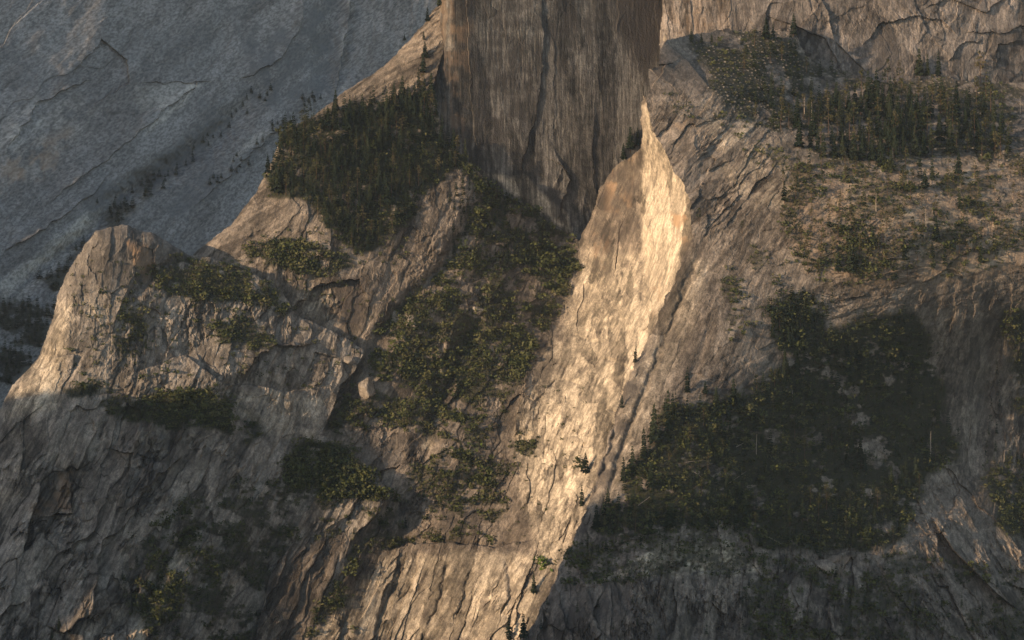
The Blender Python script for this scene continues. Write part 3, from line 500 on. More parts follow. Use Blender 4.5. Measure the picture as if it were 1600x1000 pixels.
def leafquads(C, size, flat=0.0):
    n = len(C); a = PR.normal(size=(n, 3)); a[:, 2] *= 1-flat; a /= np.linalg.norm(a, axis=1)[:, None]
    b = np.cross(a, PR.normal(size=(n, 3))); b /= np.linalg.norm(b, axis=1)[:, None]
    s = np.asarray(size)[:, None] if np.ndim(size) else np.full((n, 1), size)
    s = s*PR.uniform(0.7, 1.3, (n, 1)); w_ = s*PR.uniform(0.5, 0.9, (n, 1))
    return np.stack((C-a*s, C-b*w_*0.8, C+a*s, C+b*w_), 1)
def conifer(nw, h=1.0, R=0.16, base=0.08, ragged=0.3):
    Q = []; T = []
    for k in range(nw):
        t = (k+PR.uniform(-0.3, 0.3))/nw; z = h*(base+(0.99-base)*max(0, t)); r = R*(1-max(0, t))**0.75*PR.uniform(1-ragged, 1+ragged*0.6)+0.012
        m = max(3, int(round(7-3*t))); a0 = PR.uniform(0, 6.28)
        for q in range(m):
            if PR.uniform() < 0.10: continue
            a = a0+q*6.28/m+PR.uniform(-0.35, 0.35); rr = r*PR.uniform(0.65, 1.15); dr = rr*PR.uniform(0.25, 0.55)
            d = np.array((math.cos(a), math.sin(a), 0)); e = np.array((-d[1], d[0], 0)); w_ = rr*PR.uniform(0.32, 0.5)+0.008; p0 = np.array((0, 0, z+0.03))
            tip = d*rr+np.array((0, 0, z-dr)); mid = d*rr*0.55+np.array((0, 0, z-dr*0.25))
            Q.append((p0, mid-e*w_, tip, mid+e*w_)); T.append(0.35+0.4*PR.uniform())
            Q.append((p0-np.array((0, 0, 0.02)), mid+np.array((0, 0, -0.045)), tip, mid+np.array((0, 0, 0.02)))); T.append(0.1+0.35*PR.uniform())
    Q.append((np.array((0.01, 0, h*0.93)), np.array((0, 0.012, h*0.95)), np.array((0, 0, h*1.02)), np.array((-0.01, 0, h*0.94)))); T.append(0.4)
    return np.array(Q), np.array(T)
def pine(n, h=1.0, R=0.17, base=0.35):
    C = []; 
    for k in range(n):
        t = PR.uniform(0, 1); a = PR.uniform(0, 6.28); rr = R*(1-0.75*t**1.5)*PR.uniform(0.25, 1.05); c = np.array((math.cos(a)*rr, math.sin(a)*rr, h*(base+(0.98-base)*t)-rr*0.15))
        C.append(c+PR.normal(size=(6, 3))*np.array((0.028, 0.028, 0.014)))
    C = np.concatenate(C); Q = leafquads(C, 0.032, 0.5); return Q, np.clip(0.35+PR.uniform(-0.3, 0.3, len(Q))+0.15*(C[:, 2]-0.6), 0, 1)
def shrub(n, low=0.75):
    C = []
    lob = [(PR.uniform(-0.32, 0.32), PR.uniform(-0.32, 0.32), PR.uniform(0.12, 0.35), PR.uniform(0.22, 0.42)) for _ in range(6)]
    for k in range(n):
        l = lob[PR.integers(len(lob))]; v = PR.normal(size=3); v /= np.linalg.norm(v); v = v*PR.uniform(0.75, 1.05)
        C.append((l[0]+v[0]*l[3], l[1]+v[1]*l[3], max(0.0, (l[2]+v[2]*l[3])*low)))
    C = np.array(C); Q = leafquads(C, 0.09, 0.2); return Q, np.clip(0.2+0.7*PR.uniform(size=n), 0, 1)
def trunk(h, r, lean=0.01):
    return tube([(0, 0, -0.06), (lean*0.3, 0, h*0.35), (lean, 0, h)], [r, r*0.75, r*0.25])
def snag_quads():
    Q = [tube([(0, 0, -0.04), (0.01, 0, 0.5), (0.0, 0.015, 1.0)], [0.028, 0.021, 0.006])]
    for k in range(9):
        z = PR.uniform(0.3, 0.92); a = PR.uniform(0, 6.28); L = PR.uniform(0.05, 0.13)*(1.25-z); Q.append(stick((0, 0, z), (math.cos(a)*L, math.sin(a)*L, z+PR.uniform(-0.03, 0.02)), 0.008, 0.003))
    return np.concatenate(Q)
def qmesh(name, Q, mat, T=None):
    V = Q.reshape(-1, 3); at = None
    if T is not None:
        A = np.zeros((len(Q), 4, 4)); A[..., 0] = np.asarray(T)[:, None]; at = {'tint': A.reshape(-1, 4)}
    return make_mesh(name, V, np.arange(len(V)).reshape(-1, 4), mat, False, at)
CON = [conifer(15, R=R_, base=PR.uniform(0.03, 0.16), ragged=PR.uniform(0.25, 0.5)) for R_ in (0.14, 0.17, 0.19, 0.21, 0.24, 0.27, 0.18, 0.22)]
CONS = [conifer(9, R=PR.uniform(0.16, 0.22), base=0.05) for _ in range(5)]
PIN = [pine(26, R=PR.uniform(0.14, 0.2), base=PR.uniform(0.3, 0.5)) for _ in range(6)]
PINS = [pine(12, R=0.19, base=0.35) for _ in range(4)]
SHR = [shrub(90, PR.uniform(0.6, 0.95)) for _ in range(6)]; SHRS = [shrub(34, PR.uniform(0.55, 0.9)) for _ in range(5)]
for L_, fac in ((CONS, 1), (PINS, 1.45), (SHRS, 1.5)):
    for i_, (q_, t_) in enumerate(L_):
        c_ = q_.mean(1, keepdims=True); L_[i_] = (c_+(q_-c_)*fac, t_)
CON_ME = [(qmesh('trunk', trunk(0.85, 0.014), M_BARK), qmesh('crown', q, M_CONIFER, t)) for q, t in CON]
PIN_ME = [(qmesh('trunk', trunk(0.92, 0.014), M_BARK), qmesh('crown', q, M_PINE, t)) for q, t in PIN]
SHR_ME = [qmesh('shrub', q, M_SHRUB, t) for q, t in SHR]; BRI_ME = [qmesh('shrub', q, M_BRIGHT, t) for q, t in SHR[:2]]
SNAG_ME = [qmesh('dead_tree', snag_quads(), M_DEAD) for _ in range(3)]

def at(px, py, layer=None):                       # the point of ground seen at this place in the photograph, with its distance
    j = int(round((py-GY[0])/STEP)); i = int(round((px-GX[0])/STEP))
    if not (0 <= j < len(GY) and 0 <= i < len(GX)) or WHO[j, i] < 0: return None
    if layer and LAYERS[WHO[j, i]] != layer: return None
    d = COMP[j, i]; return world(px, py, d), d
def scatter(poly, sp, n_try, thin=0.0, seed=0, wob=7):
    r = np.random.default_rng(seed+100); p = np.asarray(poly, float); lo = p.min(0)-6; hi = p.max(0)+6
    c = r.uniform(lo, hi, (n_try, 2)); q = c+np.stack(wander(c[:, 0], c[:, 1]), -1)
    ok = inside(poly, q[:, 0], q[:, 1])
    if thin > -1: ok &= (vegn(c[:, 0], c[:, 1]) > thin-r.uniform(0, 0.08, n_try))
    c = c[ok]; grid = {}; out = []
    for x, y in c:
        gx, gy = int(x//sp), int(y//sp); bad = False
        for a in (-1, 0, 1):
            for b in (-1, 0, 1):
                for (x2, y2) in grid.get((gx+a, gy+b), ()):
                    if (x-x2)**2+(y-y2)**2 < sp*sp: bad = True
        if bad: continue
        grid.setdefault((gx, gy), []).append((x, y)); out.append((x, y))
    return out
SIDE = {1: 'left', -1: 'right'}
ORD = ['first', 'second', 'third', 'fourth', 'fifth', 'sixth', 'seventh', 'eighth', 'ninth', 'tenth', 'eleventh', 'twelfth', 'thirteenth', 'fourteenth', 'fifteenth', 'sixteenth', 'seventeenth', 'eighteenth']
def put_tree(kind, px, py, h_m, label, group=None, var=None, lean=0.0, layer=None):
    g = at(px, py, layer)
    if g is None: return None
    P, d = g; lib = CON_ME if kind == 'conifer_tree' else PIN_ME; k = PR.integers(len(lib)) if var is None else var
    o = bpy.data.objects.new(kind, None); SC.collection.objects.link(o); o.empty_display_size = 2
    o.location = P; o.rotation_euler = (0, lean, PR.uniform(0, 6.28)); wv_ = PR.uniform(0.85, 1.15); o.scale = (h_m*wv_, h_m*wv_, h_m)
    o['label'] = label; o['category'] = 'tree'
    if group: o['group'] = group
    for nm, me in zip(('trunk', 'crown'), lib[k]):
        c = bpy.data.objects.new(nm, me); SC.collection.objects.link(c); c.parent = o
    return o
def put_mesh(name, lib, px, py, size, label, cat, group=None, sink=0.0, rot=None, squash=1.0):
    g = at(px, py)
    if g is None: return None
    o = link(name, lib[PR.integers(len(lib))]); o.location = g[0]-np.array((0, 0, sink*size)); o.scale = (size, size, size*squash); o.rotation_euler = rot if rot else (0, 0, PR.uniform(0, 6.28))
    o['label'] = label; o['category'] = cat
    if group: o['group'] = group
    return o
MASS = {'forest': [], 'shrubbery': []}
def mass(which, lib, px, py, size, wide=1.0):
    g = at(px, py)
    if g is None: return
    q, t = lib[PR.integers(len(lib))]; a = PR.uniform(0, 6.28); c, s_ = math.cos(a), math.sin(a); R = np.array(((c, -s_, 0), (s_, c, 0), (0, 0, 1)))
    Q = (q@R.T)*np.array((size*wide, size*wide, size))+g[0]; A = np.zeros((len(q), 4)); A[:, 0] = t; A[:, 1] = PR.uniform(); MASS[which].append((Q, A))

# --- trees one can tell apart, placed one by one: (kind, x, y, height in m, label)
SINGLE = [
 ('conifer_tree', 632, 64, 14, 'small rounded tree, lower of two on the outer edge of the bare slab'), ('conifer_tree', 668, 34, 19, 'rounded dark tree, upper of two on the outer edge of the bare slab'),
 ('conifer_tree', 662, 64, 13, 'small dark tree alone in the middle of the bare pinkish slab'), ('conifer_tree', 664, 92, 22, 'slim tree, highest of three in the corner between slab and sheer wall'),
 ('conifer_tree', 661, 116, 26, 'slim tree, middle of three in the corner between slab and sheer wall'), ('conifer_tree', 654, 136, 25, 'slim tree, lowest of three in the corner between slab and sheer wall'),
 ('conifer_tree', 688, 12, 26, 'dark tree at the top of the bare slab touching the sheer wall'),
 ('conifer_tree', 985, 237, 32, 'dark conifer on the notch against the sheer wall, tallest of its three'), ('conifer_tree', 974, 250, 22, 'short conifer beside the notch tree against the sheer wall, lower side'), ('conifer_tree', 996, 228, 24, 'conifer squeezed between the sheer wall and the sunlit prow'),
 ('pine_tree', 1387, 129, 30, 'grey thin pine against the pale arched wall, nearest the dark water stain'), ('pine_tree', 1405, 129, 28, 'grey thin pine against the pale arched wall, just beside the first of its pair'),
 ('conifer_tree', 1436, 119, 36, 'tall dark conifer against the pale wall, tallest of a trio on the talus crest'), ('conifer_tree', 1449, 118, 28, 'dark conifer against the pale wall, middle of a trio on the talus crest'), ('conifer_tree', 1466, 118, 30, 'slim dark conifer against the pale wall, set apart in a trio on the talus crest'),
 ('pine_tree', 1532, 128, 40, 'broad dark tree against the pale arched wall beside its own shadow'), ('conifer_tree', 1080, 66, 18, 'bushy dark tree on the bench under the streaked wall beside the grey ramp'),
 ('conifer_tree', 1240, 58, 30, 'dark conifer at the top of the talus against an overhang in the pale wall'), ('conifer_tree', 1197, 62, 28, 'dark conifer at the talus top beside the shaded bay of the pale wall'), ('conifer_tree', 1208, 62, 22, 'shorter conifer in the clump at the talus top under the pale wall'),
 ('conifer_tree', 1096, 66, 11, 'tiny conifer on the bench below the streaked wall, next to the bushy tree'), ('conifer_tree', 1112, 68, 13, 'tiny pointed conifer farther along the bench below the streaked wall'),
 ('conifer_tree', 992, 566, 19, 'leaning conifer on the edge of the bare rib over the sunlit cliff'), ('conifer_tree', 972, 640, 17, 'small sunlit conifer sticking out of the sunlit cliff beside the bare rib'), ('conifer_tree', 1074, 612, 27, 'dark conifer alone on the bare brown rib, larger of two'), ('conifer_tree', 1102, 617, 15, 'small round conifer alone on the bare brown rib, smaller of two'),
 ('conifer_tree', 1022, 692, 42, 'tall dark conifer at the upper rib corner of the dark forest patch'), ('conifer_tree', 1044, 670, 42, 'tall dark conifer second in from the upper rib corner of the forest patch'), ('conifer_tree', 1006, 716, 32, 'dark conifer at the forest patch edge beside the bare rib, below the corner pair'), ('conifer_tree', 974, 752, 26, 'pointed conifer on the forest patch edge halfway down the bare rib'), ('conifer_tree', 950, 795, 22, 'small pointed conifer at the lowest end of the bare rib'), ('conifer_tree', 988, 738, 28, 'conifer in the row along the rib edge, just above the pointed one'),
 ('conifer_tree', 915, 742, 25, 'small thin conifer on the sunlit cliff above a green bush'), ('conifer_tree', 909, 790, 24, 'thin green conifer low on the sunlit cliff close to the rib edge'), ('pine_tree', 1092, 352, 20, 'dark little tree in the notch where the bare rib meets the sunlit prow'), ('pine_tree', 1092, 436, 12, 'round bush-like tree clinging to the crest of the bare rib'),
 ('pine_tree', 1160, 366, 15, 'round tree on the pale slab above the bare rib'), ('conifer_tree', 834, 928, 24, 'thin conifer at the cliff foot below the bright green bush'), ('conifer_tree', 795, 998, 26, 'slim conifer in the crack at the bottom edge of the sunlit cliff'), ('conifer_tree', 818, 1000, 26, 'dark conifer at the bottom edge beside the shaded slope'), ('conifer_tree', 716, 612, 26, 'green tree in the gully brush beside the pale gully rib'), ('conifer_tree', 640, 275, 26, 'dark conifer beside the little pink slab inside the ledge forest'),
 ('conifer_tree', 1328, 430, 34, 'broad dark tree on the sandy slope with a dark hollow beneath it'), ('conifer_tree', 228, 545, 15, 'small dark tree low on the sunlit knoll flank'), ('conifer_tree', 92, 985, 16, 'small dark conifer at the lower corner of the shaded cliff'), ('conifer_tree', 81, 998, 14, 'smaller dark conifer at the bottom edge of the shaded cliff'),
]
nC = 0
for kd, x, y, h, lb in SINGLE: put_tree(kd, x, y, h*1.2, lb, lean=0.18 if 'leaning' in lb else 0.0); nC += 1
# --- rows and groups of trees: crest of the ledge forest (one by one), then the packed stands
CREST = [(438, 240), (446, 228), (462, 222), (474, 214), (487, 208), (512, 200), (524, 204), (541, 205), (553, 196), (571, 193), (592, 186), (608, 182), (616, 178), (634, 172), (648, 166), (660, 168)]
for k, (x, y) in enumerate(CREST): put_tree('conifer_tree', x, y, PR.uniform(26, 36), f'conifer {ORD[k]} from the slab edge in the top row of the ledge forest', 'top row of the ledge forest'); nC += 1
ALL = []                                          # (apparent size, kind, x, y, height, region)
def stand(name, poly, sp, kinds, h0, h1, thin, seed, layer, n=6000, wob=7):
    for x, y in scatter(poly, sp, n, thin, seed, wob):
        g = at(x, y, layer)
        if g is None: continue
        kd = kinds[PR.integers(len(kinds))]; h = h0+(h1-h0)*np.clip(0.45+0.55*vegn(np.array([x*0.6+300]), np.array([y*0.6]))[0]+PR.normal()*0.22, 0, 1.1); ALL.append((h/g[1], kd, x, y, h, name))
stand('ledge', V_SHOULDER, 7.5, ['conifer_tree', 'conifer_tree', 'conifer_tree', 'pine_tree'], 13, 38, -0.22, 1, 'forested_mountain')
stand('gully', [(720, 250), (790, 310), (870, 365), (840, 420), (760, 420), (700, 400)], 9, ['conifer_tree'], 12, 22, -0.15, 2, 'forested_mountain')
stand('talus', [(1290, 175), (1340, 150), (1420, 165), (1500, 150), (1570, 190), (1575, 244), (1450, 246), (1300, 250), (1240, 225), (1230, 195)], 12, ['conifer_tree', 'conifer_tree', 'conifer_tree', 'pine_tree'], 28, 48, -0.3, 3, 'slope_mountain')
stand('upper', [(1160, 70), (1230, 65), (1260, 105), (1300, 120), (1290, 200), (1200, 195), (1150, 140)], 13, ['conifer_tree', 'conifer_tree', 'pine_tree'], 18, 34, -0.05, 4, 'slope_mountain')
stand('sandy', V_MIDSLOPE, 17, ['pine_tree', 'pine_tree', 'pine_tree', 'conifer_tree'], 20, 36, -0.12, 5, 'slope_mountain')
stand('patch', V_PATCH, 15, ['conifer_tree', 'conifer_tree', 'conifer_tree', 'pine_tree'], 12, 32, -0.2, 6, 'slope_mountain', 9000)
stand('patch', [(1205, 480), (1290, 465), (1300, 560), (1420, 490), (1450, 560), (1240, 640), (1210, 560)], 14, ['conifer_tree'], 18, 30, -0.3, 7, 'slope_mountain')
stand('edge', V_EDGE+V_EDGE2[:1], 12, ['conifer_tree', 'pine_tree'], 12, 22, -0.2, 8, 'slope_mountain')
stand('flank', V_FLANK, 24, ['conifer_tree'], 8, 17, -0.05, 80, 'slope_mountain'); stand('flank', V_BOTTOM, 26, ['conifer_tree'], 8, 18, 0.0, 81, 'slope_mountain')
stand('flank', [(860, 930), (960, 840), (1000, 900), (1150, 900), (1200, 1030), (830, 1030)], 34, ['conifer_tree'], 8, 17, 0.02, 84, 'slope_mountain')
stand('lower', V_LOWLEFT, 24, ['conifer_tree'], 8, 17, -0.02, 82, 'knoll_mountain'); stand('lowgully', V_LOWGULLY, 26, ['conifer_tree'], 10, 20, 0.0, 83, 'forested_mountain')
LB = {'flank': ('small dark conifer on the rough rock under the forest patch', 'small conifers under the forest patch'), 'lower': ('small dark conifer in the brush of the shaded lower cliff', 'small conifers on the lower cliff'), 'lowgully': ('small conifer in the olive brush of the lower gully', 'small conifers of the lower gully'),
      'ledge': ('dark conifer packed in the forest on the ledge below the sheer wall', 'conifers of the ledge forest'), 'gully': ('dark conifer in the brushy gully under the foot of the sheer wall', 'conifers of the gully'),
      'talus': ('dark tree in the dense stand between the talus and the sandy slope', 'trees of the talus stand'), 'upper': ('thin tree scattered over the grey talus below the pale wall', 'trees on the talus'),
      'sandy': ('thin open tree on the sandy brown slope below the talus stand', 'trees on the sandy slope'), 'patch': ('dark tree in the big forest patch on the shaded slope', 'trees of the forest patch'), 'edge': ('dark tree beside the bare streaked slab at the edge of the slope', 'trees beside the streaked slab')}
ALL.sort(key=lambda t: -t[0]); quota = {'conifer_tree': 215, 'pine_tree': 270}
for sz, kd, x, y, h, rg in ALL:
    if quota[kd] > 0:
        lb, gp = LB[rg]
        if put_tree(kd, x, y, h, lb, gp) is not None: quota[kd] -= 1; nC += 1
    else: mass('forest', CONS if kd == 'conifer_tree' else PINS, x, y, h)
for x, y in scatter(V_FARBAND, 6.5, 4000, 0.0, 20):
    g = at(x, y, 'far_mountain')
    if g: mass('forest', CONS, x, y, PR.uniform(14, 24), 1.8)
for poly, sp, th, sd_ in (([(140, 330), (250, 265), (345, 195), (430, 120), (440, 140), (350, 215), (260, 290)], 8, 0.0, 21), ([(300, 300), (380, 240), (480, 150), (520, 150), (470, 185), (380, 270)], 8, 0.0, 22)):
    for x, y in scatter(poly, sp, 1500, th, sd_):
        if at(x, y, 'far_mountain'): mass('forest', CONS, x, y, PR.uniform(10, 18), 1.8)

# --- dead trees, fallen logs
for k, (x, y, h, lb) in enumerate([(1454, 712, 32, 'tall bleached dead trunk at the outer edge of the dark forest patch'), (1182, 711, 26, 'thin bleached dead trunk standing in the middle of the dark forest patch'), (1238, 625, 13, 'short pale dead stub in the upper forest patch'), (1383, 378, 26, 'reddish bare trunk among the sandy slope pines, lower one'), (1447, 360, 28, 'reddish bare trunk on the sandy slope beneath the bright sand streaks'), (1268, 190, 30, 'bare dead trunk at the near end of the talus stand'), (1257, 178, 26, 'bare dead trunk among the thin talus trees'), (1395, 258, 24, 'white dead trunk on the pale lip below the talus stand'), (1264, 262, 24, 'bare trunk on the pale rock at the top of the sandy slope'), (1594, 178, 24, 'bare reddish trunk among talus rocks under the pale wall'), (1369, 330, 24, 'slim bare trunk in the brown brush of the sandy slope'), (1500, 312, 22, 'slim bare trunk near the bright sand at the top of the sandy slope')]):
    put_mesh('dead_tree', SNAG_ME, x, y, h, lb, 'dead tree', 'bare dead trunks')
def log(x0, y0, x1, y1, lb):
    a, b = at(x0, y0), at(x1, y1)
    if a is None or b is None: return
    up = np.array((0, -1.2, 1.2)); A, B = a[0]+up, b[0]+up; c = (A+B)/2
    Q = np.concatenate((stick(A-c, (B-A)*0.1, 0.45, 0.32), stick((B-A)*0.1, B-c, 0.32, 0.12), stick((B-A)*0.2, (B-A)*0.3+np.array((0.6, -0.8, 1.6)), 0.12, 0.05)))
    o = link('fallen_log', qmesh('fallen_log', Q, M_DEAD)); o.location = c; o['label'] = lb; o['category'] = 'log'; o['group'] = 'fallen logs in the forest patch'
log(1075, 723, 1103, 721, 'bleached fallen log lying level across brush near the top of the forest patch'); log(1082, 737, 1103, 752, 'bleached fallen log sloping down away from the rib in the forest patch'); log(1138, 757, 1166, 738, 'bleached fallen log sloping up away from the rib, longest in the forest patch'); log(997, 791, 1018, 776, 'thin fallen log near the lower end of the bare rib'); log(1150, 700, 1168, 690, 'short fallen log beside the thin dead trunk in the forest patch'); log(1200, 840, 1222, 852, 'fallen log at the lower edge of the forest patch')

# --- shrubs
SH = []
def brush(poly, sp, s0, s1, thin, seed, name, n=6000, layer=None, wob=8):
    for x, y in scatter(poly, sp, n, thin, seed, wob):
        g = at(x, y, layer)
        if g: s_ = PR.uniform(s0, s1)*PR.uniform(0.75, 1.3)*float(np.clip(1+1.1*vegn(np.array([x*0.7+900]), np.array([y*0.7]))[0], 0.6, 1.7)); SH.append((s_/g[1], x, y, s_, name))
for (x, y, s_, lb) in [(857, 886, 30, 'bright green bush at the foot of the sunlit cliff against the shaded slope'), (740, 700, 21, 'bright green bush in the lower gully brush'), (843, 876, 16, 'small bright green bush just above the largest one at the cliff foot')]:
    put_mesh('shrub', BRI_ME, x, y, s_, lb, 'shrub', sink=0.1)
for (x, y, s_, lb) in [(838, 694, 18, 'dark round bush on a shelf of the sunlit cliff'), (908, 726, 22, 'green bush below the thin conifer on the sunlit cliff'), (285, 806, 22, 'dark bush at the head of the brush in the shaded lower cliff'), (207, 838, 14, 'round dark bush alone on the shaded cliff'), (243, 868, 22, 'dark bush beside the pale streak in the shaded cliff'), (135, 606, 22, 'dark flat bush on the little shelf of the sunlit knoll flank'), (156, 604, 18, 'smaller bush next to the flat one on the sunlit shelf'), (172, 612, 14, 'round bush at the far end of the sunlit shelf'), (550, 985, 16, 'bush on top of the small block low on the sunlit cliff'), (1538, 250, 20, 'wide brown bush at the pale lip of the slope'), (1165, 640, 20, 'dark bush on bare rock above the forest patch')]:
    put_mesh('shrub', SHR_ME, x, y, s_, lb, 'shrub', sink=0.1)
brush(V_GULLY, 6.3, 7, 15, -0.12, 30, 'gully', 14000, 'forested_mountain')
brush(V_GULLY, 21, 15, 23, -0.05, 70, 'gully', 3000, 'forested_mountain'); brush(V_LOWGULLY, 26, 13, 19, 0.0, 71, 'low gully', 3000, 'forested_mountain'); brush(V_PATCH, 30, 12, 19, -0.05, 72, 'patch', 3000, 'slope_mountain'); brush(V_MIDSLOPE, 34, 11, 17, 0.0, 73, 'sandy', 2500, 'slope_mountain')
brush(V_LOWGULLY, 6.5, 7, 13, 0.02, 31, 'low gully', 12000, 'forested_mountain')
brush(V_SHOULDER, 9, 8, 12, -0.4, 32, 'ledge', 4000, 'forested_mountain'); brush(V_LEDGE, 6.5, 7, 12, -0.1, 33, 'ledge', 3000)
brush(V_KNOLL, 6.5, 7, 13, -0.12, 34, 'knoll', 6000, 'knoll_mountain'); brush(V_KNOLL2, 6.5, 7, 12, -0.2, 35, 'knoll', 2000); brush(V_KNOLL3, 6.5, 6, 12, -0.05, 36, 'knoll', 2000)
brush(V_SHELF2, 6.5, 8, 14, -0.22, 37, 'shelf', 6000); brush(V_DARKBUSH, 6.5, 10, 16, -0.5, 38, 'dark', 5000); brush(V_LOWLEFT, 6.4, 6, 13, 0.06, 39, 'lower', 14000, 'knoll_mountain')
brush(V_PATCH, 7.5, 5, 12, -0.25, 40, 'patch', 14000, 'slope_mountain'); brush(V_FLANK, 6.5, 5, 9, -0.02, 41, 'flank', 6000); brush(V_MIDSLOPE, 7, 5, 13, 0.06, 42, 'sandy', 12000, 'slope_mountain')
brush(V_TALUS, 8.5, 4, 9, 0.05, 43, 'talus', 9000, 'slope_mountain'); brush(V_EDGE, 6.5, 7, 11, -0.2, 44, 'edge', 3000); brush(V_EDGE2, 6.5, 7, 11, 0.0, 45, 'edge', 3000); brush(V_BOTTOM, 8, 6, 11, 0.1, 46, 'bottom', 12000)
brush(V_UPRIDGE, 7.5, 5, 10, 0.06, 47, 'top', 5000); brush(V_RIDGETOP, 7.5, 6, 11, 0.08, 48, 'rib', 5000); brush([(100, 400), (330, 400), (560, 540), (520, 610), (330, 590), (120, 600)], 12, 5, 10, 0.12, 49, 'knoll', 5000, 'knoll_mountain')
brush([(330, 400), (480, 340), (640, 340), (620, 480), (560, 540), (440, 440)], 11, 5, 10, 0.12, 50, 'ledge', 5000, 'forested_mountain'); brush([(800, 700), (860, 560), (930, 560), (900, 780), (800, 860)], 14, 4, 8, 0.2, 51, 'cliff', 3000, 'forested_mountain')
brush([(600, 862), (690, 842), (770, 848), (770, 836), (690, 826), (610, 845)], 6, 5, 10, -0.1, 52, 'low gully', 2000)
SL = {'gully': ('green brush clump in the gully under the sheer wall', 'brush in the gully'), 'low gully': ('olive brush clump in the lower gully above the sunlit cliff', 'brush in the lower gully'), 'ledge': ('dark brush clump on the forested granite shoulder', 'brush on the shoulder'), 'knoll': ('dark brush clump on the broken side of the knoll', 'brush on the knoll'), 'shelf': ('dark brush clump on the shelf along the shadow edge under the knoll', 'brush on the shadowed shelf'),
      'dark': ('dark brush clump packed in the shaded thicket below the gully', 'brush of the shaded thicket'), 'lower': ('dark brush clump on the shaded lower cliff', 'brush on the lower cliff'), 'patch': ('dark brush clump between trees of the forest patch', 'brush in the forest patch'), 'flank': ('brush clump among sandy patches below the forest patch', 'brush on the sandy flank'), 'sandy': ('brown brush clump on the sandy slope', 'brush on the sandy slope'),
      'talus': ('brush clump among grey talus rocks', 'brush on the talus'), 'edge': ('dark brush clump beside the streaked slab', 'brush beside the streaked slab'), 'bottom': ('dark brush clump on the rough lower slope', 'brush on the lower slope'), 'top': ('brush clump on the rocky ridge above the prow', 'brush above the prow'), 'rib': ('brush clump on the rough rock beside the bare rib', 'brush beside the rib'), 'cliff': ('small brush clump on the sunlit cliff', 'brush on the sunlit cliff')}
SH.sort(key=lambda t: -t[0])
for k, (sz, x, y, s_, nm) in enumerate(SH):
    if k < 280: put_mesh('shrub', SHR_ME, x, y, s_, SL[nm][0], 'shrub', SL[nm][1], sink=0.12)
    else: mass('shrubbery', SHRS, x, y, s_)

# --- boulders and outcrops
M_BOULDER = rock_material('boulder_granite', (0.27, 0.23, 0.19), (0.12, 0.10, 0.085)); M_RUB = plain('talus_rock', (0.17, 0.152, 0.135))
def boulder_mesh(name, seed, sx, sy, sz, nu=44, nv=26):
    U, Vv = np.meshgrid(np.linspace(0, 2*math.pi, nu, endpoint=False), np.linspace(0.02, math.pi-0.02, nv)); x = np.cos(U)*np.sin(Vv); y = np.sin(U)*np.sin(Vv); z = np.cos(Vv)
    rg = np.random.default_rng(seed); N = rg.normal(size=(22, 3)); N /= np.linalg.norm(N, axis=1)[:, None]; dd = rg.uniform(0.62, 1.0, 22)
    r = np.min(np.stack([np.where((q := x*n[0]+y*n[1]+z*n[2]) > 0.05, h/np.maximum(q, 0.05), 9.0) for n, h in zip(N, dd)]), 0); r = np.minimum(r, 1.25)+0.03*fbm(x*6, z*6+y*5, 3, seed+4)
    p = np.stack((x*r*sx, y*r*sy, z*r*sz), -1)
    I = np.arange(U.size).reshape(U.shape); J = np.roll(I, -1, 1)
    return make_mesh(name, p.reshape(-1, 3), np.stack((I[:-1], I[1:], J[1:], J[:-1]), -1).reshape(-1, 4), M_BOULDER, False, {'mask': np.zeros((U.size, 4)), 'tone': np.full((U.size, 4), 0.55)})
for k, (x, y, sx, sz, lb) in enumerate([(683, 470, 8, 14, 'pale rounded outcrop standing in the gully brush'), (618, 500, 9, 18, 'tall brown outcrop in brush beside the dark streaked cliff, taller of a pair'), (645, 505, 13, 14, 'wide pale outcrop in brush beside the taller brown one'), (628, 530, 8, 8, 'small pale block in the brush below the outcrop pair'), (745, 486, 14, 9, 'pale broken outcrop in the brush under the gully conifers'), (572, 610, 16, 22, 'brown rock pillar at the lower edge of the gully brush'), (545, 565, 13, 10, 'brown block beside the shadowed cleft under the knoll'), (690, 585, 9, 14, 'pale outcrop topping the white streak in the gully'), (552, 992, 9, 12, 'small dark block standing low on the sunlit cliff'), (1292, 886, 18, 12, 'reddish knob of rock under the forest patch'), (1040, 60, 6, 10, 'pale pinnacle on the crest beside the grey ramp'), (1006, 152, 5, 4, 'small rock tip overhanging the top of the sunlit prow'), (1008, 574, 4, 4, 'round block on the very edge of the bare rib'), (1135, 520, 4, 3, 'white boulder on the bare rib, upper of two'), (1146, 527, 4, 3, 'white boulder on the bare rib, lower of two')]):
    g = at(x, y)
    if g is None: continue
    o = link('boulder', boulder_mesh('boulder', k*7+1, sx*0.8, sx*0.7, sz*0.8)); o.location = g[0]+np.array((0, 2.0, 0)); o['label'] = lb; o['category'] = 'boulder'
rub = []
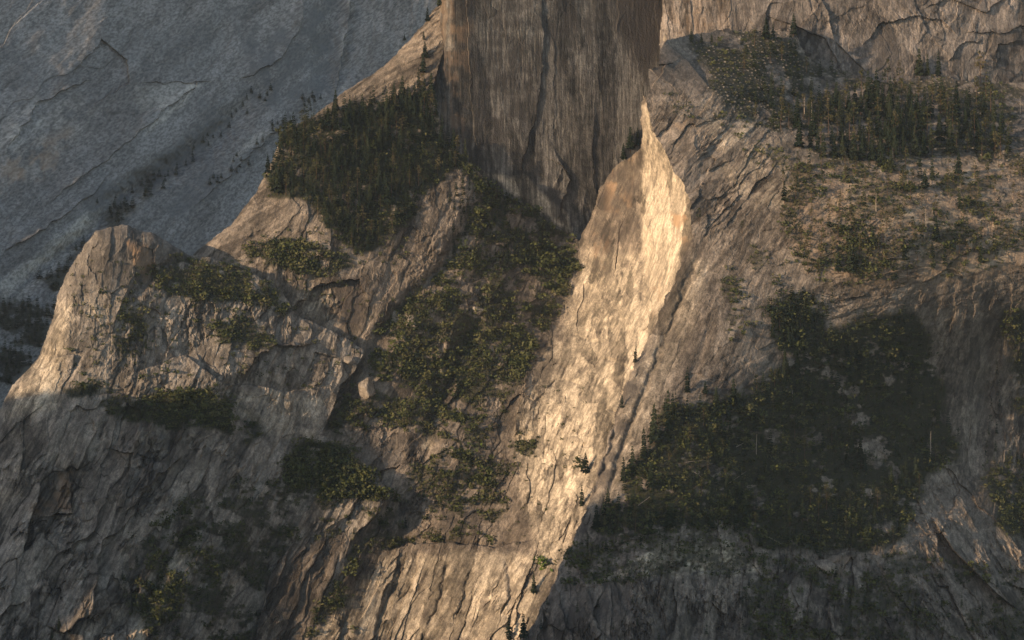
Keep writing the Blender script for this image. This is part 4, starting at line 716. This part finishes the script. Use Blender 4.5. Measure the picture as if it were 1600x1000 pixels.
for x, y in scatter(V_TALUS, 4.2, 16000, -0.08, 60)+scatter([(1020, 140), (1060, 150), (1130, 175), (1100, 200), (1030, 165)], 5, 800, -0.1, 61)+scatter(V_UPRIDGE, 7, 2500, 0.0, 62):
    g = at(x, y, 'slope_mountain')
    if g is None: continue
    s_ = PR.uniform(0.5, 1.5)*PR.uniform(0.7, 1.4); B = np.array([(-1, -1, -1), (1, -1, -1), (1, 1, -1), (-1, 1, -1), (-.7, -.7, .8), (.7, -.7, .8), (.7, .7, .8), (-.7, .7, .8)], float); B = (B+PR.normal(size=(8, 3))*0.22)*np.array((1.2, 1, 0.7))*s_
    a = PR.uniform(0, 6.28); B = B@np.array(((math.cos(a), -math.sin(a), 0), (math.sin(a), math.cos(a), 0), (0, 0, 1))).T+g[0]; rub.append(B[np.array([(4, 5, 6, 7), (0, 1, 5, 4), (1, 2, 6, 5), (2, 3, 7, 6), (3, 0, 4, 7)])])
o = link('rubble', qmesh('rubble', np.concatenate(rub), M_RUB)); o['kind'] = 'stuff'; o['label'] = 'grey talus rubble spread below the pale wall'; o['category'] = 'rubble'
for nm, mat, lb, ct in (('forest', M_CONIFER, 'dark conifers massed in the forests beyond those that can be told apart', 'forest'), ('shrubbery', M_SHRUB, 'low dark chaparral spread over ledges, gullies and slopes', 'shrubbery')):
    Q = np.concatenate([q for q, a in MASS[nm]]); A = np.repeat(np.concatenate([a for q, a in MASS[nm]]), 4, 0)
    o = link(nm, make_mesh(nm, Q.reshape(-1, 3), np.arange(len(Q)*4).reshape(-1, 4), mat, False, {'tint': A})); o['kind'] = 'stuff'; o['label'] = lb; o['category'] = ct
print('TREES', nC, 'ALL', len(ALL), 'SHRUBS', len(SH), 'quads', sum(len(q) for n_ in MASS for q, a in MASS[n_]), {k: sum(1 for t in ALL if t[5] == k) for k in LB})


# ------------------------------------------------------------------ evening haze
def haze():
    x0, x1, y0, y1, z0, z1 = -2900, 2300, -200, 6600, -1300, 1000
    V = [(x0, y0, z0), (x1, y0, z0), (x1, y1, z0), (x0, y1, z0), (x0, y0, z1), (x1, y0, z1), (x1, y1, z1), (x0, y1, z1)]
    Fq = [(3, 2, 1, 0), (4, 5, 6, 7), (0, 1, 5, 4), (1, 2, 6, 5), (2, 3, 7, 6), (3, 0, 4, 7)]
    m = bpy.data.materials.new('haze'); m.use_nodes = True; t = m.node_tree; t.nodes.clear()
    o = t.nodes.new('ShaderNodeOutputMaterial'); v = t.nodes.new('ShaderNodeVolumePrincipled')
    v.inputs['Color'].default_value = (0.66, 0.80, 1.0, 1); v.inputs['Density'].default_value = 0.000008; v.inputs['Anisotropy'].default_value = 0.0
    t.links.new(v.outputs[0], o.inputs['Volume'])
    ob = link('haze', make_mesh('haze', np.array(V, float), np.array(Fq), m)); ob['kind'] = 'stuff'; ob['label'] = 'thin bluish evening haze filling the valley air'; ob['category'] = 'haze'
haze()
